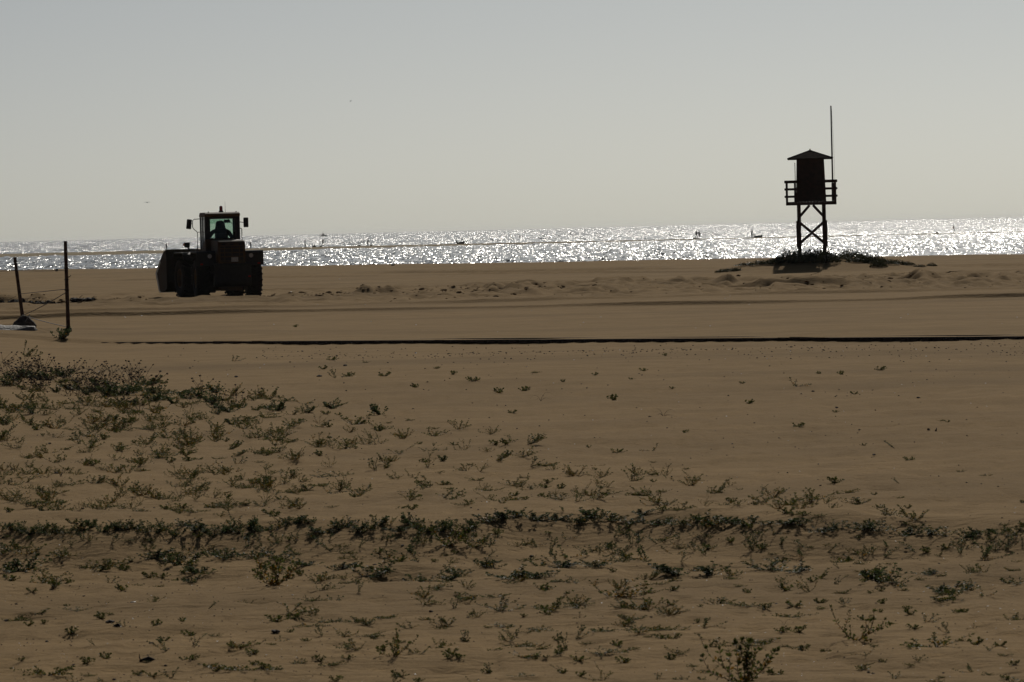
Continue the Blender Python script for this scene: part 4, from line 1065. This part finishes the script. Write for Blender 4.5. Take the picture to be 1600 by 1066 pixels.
# salient single plants
P("yellowing", (430, 917, 92), label="bushy plant with ochre yellowing leaves below the ridge, under the loader")
P("open", (1338, 992, 118), label="wide V-shaped leafy plant on bare foreground sand below the tower")
P("sprig", (1160, 1070, 128), label="large leafy plant cut by the bottom edge, right of centre")
P("sprig", (620, 1018, 66), label="compact bushy green plant near the bottom, left of centre")
P("upright", (885, 1008, 26), label="tiny upright leafy shoot near the bottom centre")
P("upright", (1245, 603, 22), label="thin feathery shoot alone on the sand below the tower")
P("open", (1265, 917, 52), label="slender forked sprig just below the second row, under the tower")
P("open", (940, 1056, 48), label="forked dark sprig at the bottom edge near the centre")
P("tuft", (95, 533, 42), label="green leafy tuft at the foot of the tall fence post")
P("sprig", (40, 560, 44), label="branching leafy shoot below the plastic sheet at the left")
P("grass", (1036, 648, 48), label="dry arching grass wisp on the open sand near the centre")
P("grass", (905, 745, 44), label="thin dry grass tuft behind the ridge near the centre")
P("grass", (95, 742, 52), label="dry grass tuft among sprigs near the left edge")
P("grass", (845, 622, 40), label="dry spidery grass tuft on open sand, left of centre")
P("grass", (1225, 975, 40), label="pale dry grass tuft left of the V-shaped plant")
P("mat", (375, 1010, 56), label="dark flat weed clump on the bare sand near the bottom left")
# foreground
P("mat", (75, 1046, 100), (170, 1060, 66), (370, 1042, 110), (50, 952, 64), (120, 948, 44), (470, 1030, 48), (1175, 996, 78), (1170, 942, 64), (1235, 957, 64), (1465, 932, 84), (1460, 1008, 116), (1572, 1066, 90),
  (545, 912, 50), (680, 922, 54), (740, 934, 74), (790, 968, 66), (840, 972, 66), (930, 978, 66), (790, 998, 76), (812, 1018, 84), (940, 1012, 66), (810, 1049, 54), (512, 1032, 54), (1040, 978, 60), (600, 958, 60), (1280, 942, 30), (510, 960, 56), (970, 884, 48), (1180, 1000, 60), (20, 960, 50), (1420, 930, 40))
P("sprig", (1110, 1002, 66), (1120, 938, 54), (1580, 960, 56), (560, 1012, 54), (655, 1012, 44), (700, 968, 52), (450, 958, 60), (490, 953, 40), (570, 965, 54), (780, 948, 74), (860, 948, 76), (905, 944, 64), (1050, 955, 50), (1000, 985, 60), (640, 970, 44), (385, 938, 30), (245, 942, 24), (1010, 945, 60))
P("yellowing", (960, 930, 96), (990, 944, 70))
P("seedling", (680, 1004, 26), (1050, 990, 26), (430, 965, 30), (1500, 950, 24), (110, 980, 26), (300, 1030, 24))
# second row under the ridge
P("flowering", (575, 900, 92), (650, 902, 62), (720, 898, 64), (280, 888, 84), (350, 878, 64), (440, 880, 56), (1200, 888, 72), (300, 905, 50))
P("tuft", (30, 893, 84), (240, 876, 64), (310, 893, 56), (400, 876, 64), (530, 893, 56), (760, 890, 54), (800, 903, 74), (870, 890, 64), (930, 890, 54), (1060, 898, 84), (1110, 896, 64), (1245, 893, 62), (480, 886, 54), (1380, 903, 84), (1450, 895, 46), (1490, 913, 74), (700, 905, 50), (840, 902, 60))
P("sprig", (70, 905, 64), (100, 875, 54), (150, 893, 64), (190, 884, 54), (1145, 898, 50), (1280, 898, 44), (1540, 895, 46), (1595, 905, 52), (90, 908, 50), (1405, 905, 60), (1360, 893, 50), (1520, 912, 50))
P("upright", (1055, 868, 24), (1100, 868, 30), (1220, 853, 24), (1380, 868, 26), (1430, 862, 26), (655, 838, 26), (560, 854, 20), (830, 846, 22), (860, 864, 24), (930, 858, 22), (960, 864, 24), (640, 858, 20), (770, 852, 26), (130, 852, 24), (310, 850, 22), (1500, 868, 22), (1570, 862, 24))
P("sprig", (700, 852, 84), (742, 856, 64), (40, 872, 60), (0, 870, 60), (1340, 860, 40))
# crest of the ridge
x = 2
while x < 770:
    k = rng.choice(("flowering", "tuft", "tuft", "flowering", "sprig")); PLANTS.append((x, 838 - 16 * x / 770 + rng.uniform(-9, 7), rng.uniform(30, 56), k, None)); x += rng.uniform(10, 19)
for xx in (790, 815, 842, 872, 905, 930, 955, 985, 1005, 1030, 1060, 1085, 1115, 1140, 1165, 1195, 1225, 1250, 1285, 1310, 1345, 1368, 1425, 1450, 1480, 1508, 1535, 1560, 1590):
    k = rng.choice(("flowering", "tuft", "sprig", "tuft")); PLANTS.append((xx, 812 + (0 if xx < 1000 else (xx - 1000) * 0.045) + rng.uniform(-6, 6), rng.uniform(42, 66), k, None))
# behind the ridge
P("sprig", (1230, 787, 50), (1270, 783, 64), (1340, 788, 54), (1390, 805, 46), (1430, 810, 56), (460, 668, 46), (500, 667, 44), (550, 663, 64), (600, 668, 44), (680, 678, 46), (715, 670, 36), (765, 674, 32), (825, 694, 50), (500, 697, 50), (540, 698, 50),
  (675, 702, 44), (775, 722, 50), (815, 717, 44), (605, 724, 36), (620, 748, 32), (670, 758, 54), (730, 738, 30), (800, 758, 46), (832, 764, 44), (480, 764, 44), (560, 772, 54), (1120, 768, 56), (1040, 793, 46), (990, 752, 40), (930, 783, 54), (1195, 785, 50), (880, 785, 50), (700, 782, 54), (640, 778, 44))
P("open", (635, 678, 48), (800, 688, 46), (625, 708, 54), (590, 690, 44), (645, 748, 36), (750, 738, 34), (1290, 785, 40), (1085, 750, 40), (1030, 745, 36), (450, 735, 50), (530, 740, 50), (415, 778, 40), (1140, 758, 26), (760, 778, 50))
P("mat", (920, 728, 46), (855, 728, 34), (500, 743, 44), (690, 757, 40), (770, 765, 50), (1010, 775, 50), (960, 770, 44), (1060, 800, 50), (520, 630, 46), (440, 625, 36), (790, 790, 60), (1320, 770, 40))
P("tuft", (690, 717, 24), (520, 636, 36), (480, 640, 30), (595, 645, 40), (430, 640, 40))
P("seedling", (740, 600, 26), (820, 608, 34), (780, 611, 40), (708, 588, 14), (1005, 581, 13), (1170, 624, 18), (1315, 587, 15), (1335, 613, 13), (1070, 676, 12), (1350, 696, 10), (1160, 601, 10), (1050, 608, 9), (965, 706, 20), (545, 590, 24), (505, 582, 16), (600, 592, 20), (650, 606, 18), (710, 695, 14), (1480, 655, 10), (463, 513, 10), (880, 600, 12), (1040, 560, 10), (930, 590, 12))
# dry flower stalks and leafy patches on the hummock
for k in range(46):
    x = rng.uniform(0, 385) if k < 30 else rng.uniform(0, 220); y0 = 566 + 0.115 * x; PLANTS.append((x, y0 + rng.uniform(2, 32) + (18 if x < 200 else 0) * rng.random(), rng.uniform(28, 42), "thistle", None))
for k in range(40):
    x = rng.uniform(0, 240); PLANTS.append((x, 572 + 0.1 * x + rng.uniform(0, 52), rng.uniform(26, 36), "thistle", None))
for k in range(34):
    x = 2 + k * 10.8; PLANTS.append((x, 585 + 0.11 * x + rng.uniform(-6, 22), rng.uniform(34, 50), rng.choice(("tuft", "mat", "tuft")), None))
# open scatter at the left
cnt = 0
while cnt < 270:
    x = rng.uniform(-5, 470); y = rng.uniform(632, 800)
    if x > 300 and y < 640: continue
    k = rng.choice(("sprig", "open", "sprig", "yellowing", "mat", "open")); PLANTS.append((x, y, rng.uniform(22, 50), k, None)); cnt += 1
for k in range(70):
    x = rng.uniform(0, 430); PLANTS.append((x, rng.uniform(598, 668) + 0.05 * x, rng.uniform(22, 42), rng.choice(("mat", "sprig", "tuft", "yellowing", "mat")), None))
for k in range(80):
    PLANTS.append((rng.uniform(0, 1600), rng.uniform(842, 915), rng.uniform(22, 38), rng.choice(("sprig", "upright", "mat", "mat")), None))
for k in range(60):
    x = rng.uniform(420, 1300); PLANTS.append((x, rng.uniform(640 + 0.17 * (x - 420), 800), rng.uniform(24, 44), rng.choice(("sprig", "open", "mat", "yellowing")), None))
for k in range(40):
    PLANTS.append((rng.uniform(430, 1080), rng.uniform(905, 1010), rng.uniform(30, 56), rng.choice(("sprig", "mat", "yellowing", "mat")), None))

def ppm(D): return F / D
BANDS = [("far", lambda y: y < 560, "on the flat sand behind"), ("hum", lambda y: y < 632, "on the far hummock strip"), ("up", lambda y: y < 720, "in the far planted strip"), ("mid", lambda y: y < 797, "just behind the sand ridge"),
         ("crest", lambda y: y < 845, "along the ridge crest"), ("slope", lambda y: y < 885, "on the slope under the ridge"), ("row", lambda y: y < 925, "in the row below the ridge"), ("front", lambda y: y < 990, "on the foreground sand"), ("bottom", lambda y: True, "along the bottom edge")]
SEGS = [(120, "at the left edge"), (260, "left of the loader"), (420, "below the loader"), (620, "right of the loader"), (800, "left of centre"), (1000, "right of centre"), (1190, "left of the tower"), (1350, "below the tower"), (1480, "right of the tower"), (9999, "at the right edge")]
KNAME = dict(sprig="leafy sprig", flowering="yellow-flowered clump", tuft="dense green tuft", mat="flat creeping plant", upright="thin upright shoot", seedling="small seedling", yellowing="ochre-leaved plant", open="loose open sprig", thistle="dry dark-headed stalks", grass="dry grass tuft")
ONAME = dict(sprig="leafy_sprig", flowering="flowering_clump", tuft="green_tuft", mat="creeping_plant", upright="upright_shoot", seedling="seedling", yellowing="ochre_plant", open="open_sprig", thistle="dry_flower_stalks", grass="dry_grass_tuft")
ORD = ["first", "second", "third", "fourth", "fifth", "sixth", "seventh", "eighth", "ninth", "tenth", "eleventh", "twelfth", "thirteenth", "fourteenth", "fifteenth", "sixteenth"]

def place_plants():
    zones = {}
    # the 295 that show largest become single plants, the rest one mass
    PL = sorted(PLANTS, key=lambda p: (p[4] is None, -p[2]))
    single, rest = PL[:298], PL[298:]
    for (x, y, w, kind, label) in single:
        if label is None:
            b = next(t for _, f, t in BANDS if f(y)); s = next(t for lim, t in SEGS if x < lim)
            zones.setdefault((b, s, kind), []).append((x, y, w, kind))
        else: zones.setdefault(label, []).append((x, y, w, kind))
    where = dict(zip([(p[0], p[1]) for p in single], px_many([(p[0], p[1]) for p in single])))
    for key, items in zones.items():
        items.sort()
        for i, (x, y, w, kind) in enumerate(items):
            pos = where[(x, y)]
            sc = w / ppm(pos.y) / SPREAD[kind] * (0.7 if kind == 'seedling' else 0.92)
            sc = min(max(sc, 0.3), 2.0)
            st, lf, fl = rng.choice(PROTO[kind])
            t = empty(ONAME[kind], pos, (R(rng.uniform(-5, 5)), R(rng.uniform(-5, 5)), rng.uniform(0, 6.28))); fz = {'tuft': 0.7, 'flowering': 0.7, 'thistle': 1.4, 'upright': 1.1, 'grass': 1.1}.get(kind, 0.85); t.scale = (sc * 1.12, sc * 1.12, sc * rng.uniform(0.5, 0.85) * fz)
            if isinstance(key, str): t.scale = (sc * 1.08, sc * 1.08, sc * 1.05)
            if isinstance(key, str): lab = key
            elif len(items) == 1: lab = "%s %s, %s" % (KNAME[kind], key[0], key[1])
            else: lab = "%s %s from left %s, %s" % (ORD[i], KNAME[kind], key[0], key[1])
            tag(t, lab, "plant", "beach plants")
            link(st.name.split(".")[0], st, t)
            if lf: tag(link(lf.name.split(".")[0], lf, t), kind="stuff")
            if fl: tag(link("flowers", fl, t), kind="stuff")
    # the small remainder and a scatter of seedlings, joined
    r = random.Random(12)
    for k in range(620):
        x = r.uniform(0, 1600); y = r.uniform(560, 1060)
        edge = 600 + (max(0, x - 330) * 0.17)
        if y < edge and r.random() < 0.80: continue
        rest.append((x, y, r.uniform(8, 20) * (0.6 + y / 1066 * 0.9), r.choice(("seedling", "seedling", "mat", "upright")), None))
    for k in range(60):   # threads hanging down the ridge
        x = r.uniform(0, 1600); rest.append((x, r.uniform(838, 866), r.uniform(14, 24), "upright", None))
    vs, fs, ms = [], [], []; base = 0; mats = [M_STEM, M_LEAF, M_LEAF2, M_BLUE, M_FLOWER, M_DRY, M_HEAD]; idx = {m.name: i for i, m in enumerate(mats)}
    V, Q, MI = [], [], []
    for (x, y, w, kind, _), pos in zip(rest, px_many([(p[0], p[1]) for p in rest])):
        sc = min(max(w / ppm(pos.y) / SPREAD[kind], 0.25), 1.6)
        M = Matrix.Translation(pos) @ Matrix.Rotation(r.uniform(0, 6.28), 4, 'Z') @ Matrix.Diagonal((sc, sc, sc * 0.75, 1))
        for me in r.choice(PROTO[kind]):
            if me is None: continue
            b = len(V); V += [tuple(M @ v.co) for v in me.vertices]
            lut = [idx[m.name] for m in me.materials]
            for p in me.polygons: Q.append(tuple(i + b for i in p.vertices)); MI.append(lut[p.material_index])
    me = bpy.data.meshes.new("ground_cover"); me.from_pydata(V, [], Q); me.polygons.foreach_set("material_index", MI)
    for m_ in mats: me.materials.append(m_)
    o = link("ground_cover", me); tag(o, "scattered tiny seedlings and shoots on the sand", "ground cover", kind="stuff")
place_plants()

# ------------------------------------------------------------------ low shrubs on the tower mound
def grow_shrub(seed, w, h):
    r = random.Random(seed); lf, st = MB(), MB()
    n = 420
    for k in range(14):
        a = r.uniform(0, 6.28); q = r.random() ** 0.5 * 0.8
        st.tube([(0, 0, -0.05), (math.cos(a) * w / 4 * q, math.sin(a) * w / 4 * q, h * 0.4), (math.cos(a) * w / 2 * q, math.sin(a) * w / 2 * q, h * (1 - 0.4 * q) * r.uniform(.7, 1.1))], [0.012, 0.008, 0.004], 3)
    for k in range(n):
        a = r.uniform(0, 6.28); q = r.random() ** 0.5; p = Vector((math.cos(a) * w / 2 * q, math.sin(a) * w / 2 * q, 0))
        p.z = h * (1 - q ** 2.2) * r.uniform(0.15, 1.0) * (0.75 + 0.5 * r.random()) + 0.01
        leaf(lf, p, Vector((r.uniform(-1, 1), r.uniform(-1, 1), r.uniform(0.0, 1.4))), r.uniform(0.06, 0.13), r.uniform(0.016, 0.03), 0, r)
    return st.mesh("stems", M_STEM, fixn=False), lf.mesh("leaves", M_SHRUB, fixn=False)
SH = [grow_shrub(40 + i, 1.0, 0.30) for i in range(5)]
shr = []
for (x, y, w, h) in ((1128, 411, 24, .8), (1145, 408, 36, .9), (1168, 405, 40, .9), (1190, 403, 40, 1.1), (1208, 402, 34, 1.0), (1222, 402, 44, 1.75), (1240, 401, 52, 1.75), (1258, 402, 56, 1.75), (1276, 402, 54, 1.75), (1292, 403, 44, 1.75), (1262, 407, 40, 1.0),
                      (1310, 402, 44, 1.1), (1328, 403, 46, 1.3), (1340, 407, 42, 1.1), (1352, 403, 42, 1.2), (1368, 405, 40, 1.1), (1372, 410, 28, 1.2), (1386, 406, 40, 1.0), (1402, 408, 34, .9), (1418, 411, 26, .7), (1436, 413, 22, .6), (1456, 415, 18, .5), (1150, 413, 18, .7)):
    shr.append((x, y, w, h))
MN = ["at the far left tip", "on the left end", "on the left shoulder", "left of the legs", "between the legs", "right of the legs", "on the right shoulder", "on the right end"]
zs = {}
for s_ in sorted(shr):
    x = s_[0]; z = MN[0 if x < 1150 else 1 if x < 1180 else 2 if x < 1225 else 3 if x < 1245 else 4 if x < 1285 else 5 if x < 1335 else 6 if x < 1380 else 7]; zs.setdefault(z, []).append(s_)
for z, items in zs.items():
    for i, (x, y, w, h) in enumerate(items):
        d = px_ray(x, y); D = 264.0 + rng.uniform(-1.2, 2.0) - (3.2 if y > 408 and 1230 < x < 1400 else 0); X = d.x / d.y * D
        pos = Vector((X, D, gz(X, D) - 0.02)); st, lf = rng.choice(SH); s = w / ppm(D)
        t = empty("mound_shrub", pos, (0, 0, rng.uniform(0, 6.28))); t.scale = (s, s, h * rng.uniform(0.6, 1.05) * (0.75 if x < 1215 else 1.0))
        tag(t, ("low dark green shrub %s of the tower mound" % z) if len(items) == 1 else "%s low shrub from left, %s of the tower mound" % (ORD[i], z), "shrub", "shrubs on the tower mound")
        link("stems", st, t); tag(link("leaves", lf, t), kind="stuff")

# ------------------------------------------------------------------ debris on the sand
def lump(seed, n=(7, 5)):
    r = random.Random(seed); mb = MB(); mb.ball((0, 0, 0.25), 0.5, 0.4, 0.35, *n)
    mb.v = [(a * (1 + r.uniform(-.3, .3)), b * (1 + r.uniform(-.3, .3)), c * (1 + r.uniform(-.25, .25))) for a, b, c in mb.v]
    return mb
LUMPS = [lump(i) for i in range(8)]
def scatter(name, label, cat, items, mat, flat=1.0):
    mb = MB(); r = random.Random(len(items))
    for (pos, s) in items:
        l = r.choice(LUMPS); M = Matrix.Translation(pos) @ Matrix.Rotation(r.uniform(0, 6.28), 4, 'Z') @ Matrix.Diagonal((s, s, s * flat, 1))
        mb.add([M @ Vector(v) for v in l.v], l.f)
    o = link(name, mb.mesh(name, mat, fixn=False)); tag(o, label, cat, kind="stuff")
r = random.Random(21)
def specks(px, lo, hi, big, dz=0.0):
    return [(p + Vector((0, 0, dz)), r.uniform(lo, hi) / ppm(p.y) * (big if r.random() < 0.05 else 1)) for p in px_many(px)]
pts = []
for k in range(3200):
    x = r.uniform(0, 1600); y = r.uniform(545, 1066)
    if x > 520 and y > 890 and r.random() < 0.6: continue
    if y < 880 and r.random() < 0.6: continue
    pts.append((x, y))
it = specks(pts, 1.4, 3.6, 2.4)
pts = []
for k in range(420):
    x = r.uniform(400, 1600); pts.append((x, 533 - (x - 600) * 0.006 + r.gauss(20, 7)))
it += specks(pts, 1.3, 3.2, 1.5)
scatter("dark_debris", "dark crumbs of dry weed scattered over the sand", "debris", it, M_PEB, 0.6)
pts = []
for k in range(1500):
    x = r.uniform(0, 1600); y = r.uniform(430, 1066)
    if r.random() < (0.9 if (y > 890 and (x < 500 or x > 1000)) else 0.22): pts.append((x, y))
scatter("shell_fragments", "tiny bright shell fragments glinting on the sand", "shells", specks(pts, 1.1, 2.7, 1.5, 0.002), M_SHELL, 0.4)
XY = []   # damp clods turned up by the loader
for k in range(2700):
    if k < 800: XY.append((r.uniform(-24, -12) if k % 3 else r.uniform(-21, -15), r.gauss(208, 2.6)))
    elif k < 1600: XY.append((r.uniform(-9.3, 2), r.gauss(209, 4.5)))
    else: XY.append((r.uniform(-4, 27), r.uniform(186, 242)))
zz = ground(np.array([a for a, _ in XY]), np.array([b for _, b in XY]))
it = [(Vector((a, b, float(z) - 0.02)), r.uniform(0.05, 0.14) * (1 if r.random() < .9 else 1.9)) for (a, b), z in zip(XY, zz)]
scatter("churned_clods", "damp dark clods of sand turned up around the loader", "clods", it, M_CLOD, 0.55)

def weed_heap(x, y, w, h, label, mat=None, at=None):
    p = Vector((at[0], at[1], gz(*at) - 0.03)) if at else px_ground(x, y)
    s = 1 / ppm(p.y); rr = random.Random(int(x)); mb = MB()
    for k in range(12):
        l = rr.choice(LUMPS); M = Matrix.Translation((rr.uniform(-.45, .45) * w * s, rr.uniform(-.2, .2) * w * s, 0)) @ Matrix.Rotation(rr.uniform(0, 6.28), 4, 'Z') @ Matrix.Diagonal((w * s * .35, w * s * .3, h * s * rr.uniform(.7, 1.4), 1))
        mb.add([M @ Vector(v) for v in l.v], l.f)
    t = empty("weed_heap", p); tag(t, label, "weed heap", "heaps of beach weed"); mb.build("weed_clump", mat or M_DRIFT, t)
    fr_ = MB()
    for k in range(6):
        a = rr.uniform(-.5, .5) * w * s; fr_.tube([(a, 0, 0), (a + rr.uniform(-.1, .1) * w * s, -0.05, h * s * .8), (a + rr.uniform(-.3, .3) * w * s, -.1, h * s * rr.uniform(.7, 1.3))], [0.012, 0.008, 0.004], 4)
    fr_.build("strands", mat or M_DRIFT, t)
weed_heap(614, 414.5, 5, 4, "small black weed heap on the waterline right of the loader")
weed_heap(563, 415.5, 4, 2, "tiny weed heap on the waterline nearest the loader")
weed_heap(1177, 432.5, 7, 3, "small dark weed clump left of the tower shadow")
weed_heap(25, 468, 52, 14, "broad dark weed heap behind the leaning post", M_PEB, (-18.0, 205.5))
weed_heap(3, 468, 44, 13, "dark weed heap cut by the left edge behind the posts", M_PEB, (-18.9, 206.0))
weed_heap(140, 466, 40, 8, "low dark weed heap right of the tall post", M_PEB, (-15.4, 205.5))
weed_heap(82, 467, 40, 10, "lower dark weed heap left of the tall post", M_PEB, (-16.9, 205.0))

def driftwood():
    p = px_ground(232, 1026); s = 1 / ppm(p.y)
    t = empty("driftwood", p); tag(t, "black humped piece of driftwood with one upturned twig, bottom left", "driftwood")
    mb = MB(); mb.tube([(-14 * s, 0, 1 * s), (-8 * s, 0.01, 2.5 * s), (0, 0, 4.0 * s), (6 * s, 0, 2.2 * s), (15 * s, -.01, 0.4 * s)], [1.8 * s, 2.4 * s, 4.2 * s, 3.0 * s, 0.8 * s], 9)
    mb.build("trunk_piece", M_DRIFT, t, smooth=True)
    MB().tube([(-12 * s, 0, 1 * s), (-14 * s, 0, 6 * s), (-14 * s, 0, 12 * s)], [1.0 * s, 0.9 * s, 0.6 * s], 6).build("twig", M_DRIFT, t, smooth=True)
    for (x, y, w, lab) in ((172, 969, 14, "dark wood chip left of the bare patch, bottom left"), (183, 976, 14, "lower dark wood chip of the close pair, bottom left"), (430, 984, 14, "small dark wood chip on bare sand below the ochre plant"), (586, 793 + 90, 8, "tiny dark chip on the slope under the ridge")):
        q = px_ground(x, y); k = 1 / ppm(q.y); tt = empty("wood_chip", q); tag(tt, lab, "wood chip", "wood chips")
        l = LUMPS[int(x) % 8]; m2 = MB().add([(a * w * k, b * w * k, c * w * k * .6) for a, b, c in l.v], l.f); m2.build("chip", M_DRIFT, tt)
    q = px_ground(1461, 674); k = 1 / ppm(q.y)
    tt = empty("folded_scrap", q, (0, 0, R(10))); tag(tt, "black pointed scrap of rubber standing on the open sand at right", "scrap")
    MB().prism_x([(-.01, 0), (-.01, 2 * k), (.01, 2 * k), (.01, 0)], -4.5 * k, 3 * k).build("flat_flap", M_DRIFT, tt)
    MB().add([(-1 * k, 0.012, 0), (3.2 * k, 0.012, 0), (3.6 * k, 0.012, 8 * k), (-1 * k, 0.03, 0), (3.2 * k, 0.03, 0), (3.6 * k, 0.03, 8 * k)], [(0, 1, 2), (5, 4, 3), (0, 3, 4, 1), (1, 4, 5, 2), (2, 5, 3, 0)]).build("upright_flap", M_DRIFT, tt)
    q = px_ground(208, 942); k = 1 / ppm(q.y)
    tt = empty("shell", q); tag(tt, "bright white broken shell on the bare sand, lower left", "shell")
    MB().ball((0, 0, 0.6 * k), 5 * k, 3 * k, 1.2 * k, 10, 6).build("valve", M_SHELL, tt, smooth=True)
driftwood()

# ------------------------------------------------------------------ sea haze
def haze():
    o = MB().box(-33000, 33000, -400, 48000, -3.0, 18.0).build("haze", [])
    mt = bpy.data.materials.new("haze_air"); mt.use_nodes = True; n = mt.node_tree; n.nodes.clear()
    v = n.nodes.new("ShaderNodeVolumePrincipled"); v.inputs["Color"].default_value = (0.92, 0.94, 0.93, 1); v.inputs["Density"].default_value = 0.00002; v.inputs["Anisotropy"].default_value = 0.65
    out = n.nodes.new("ShaderNodeOutputMaterial"); n.links.new(v.outputs[0], out.inputs["Volume"])
    o.data.materials.clear(); o.data.materials.append(mt)
    tag(o, "thin pale haze over the beach and the sea", "haze", kind="stuff")
haze()
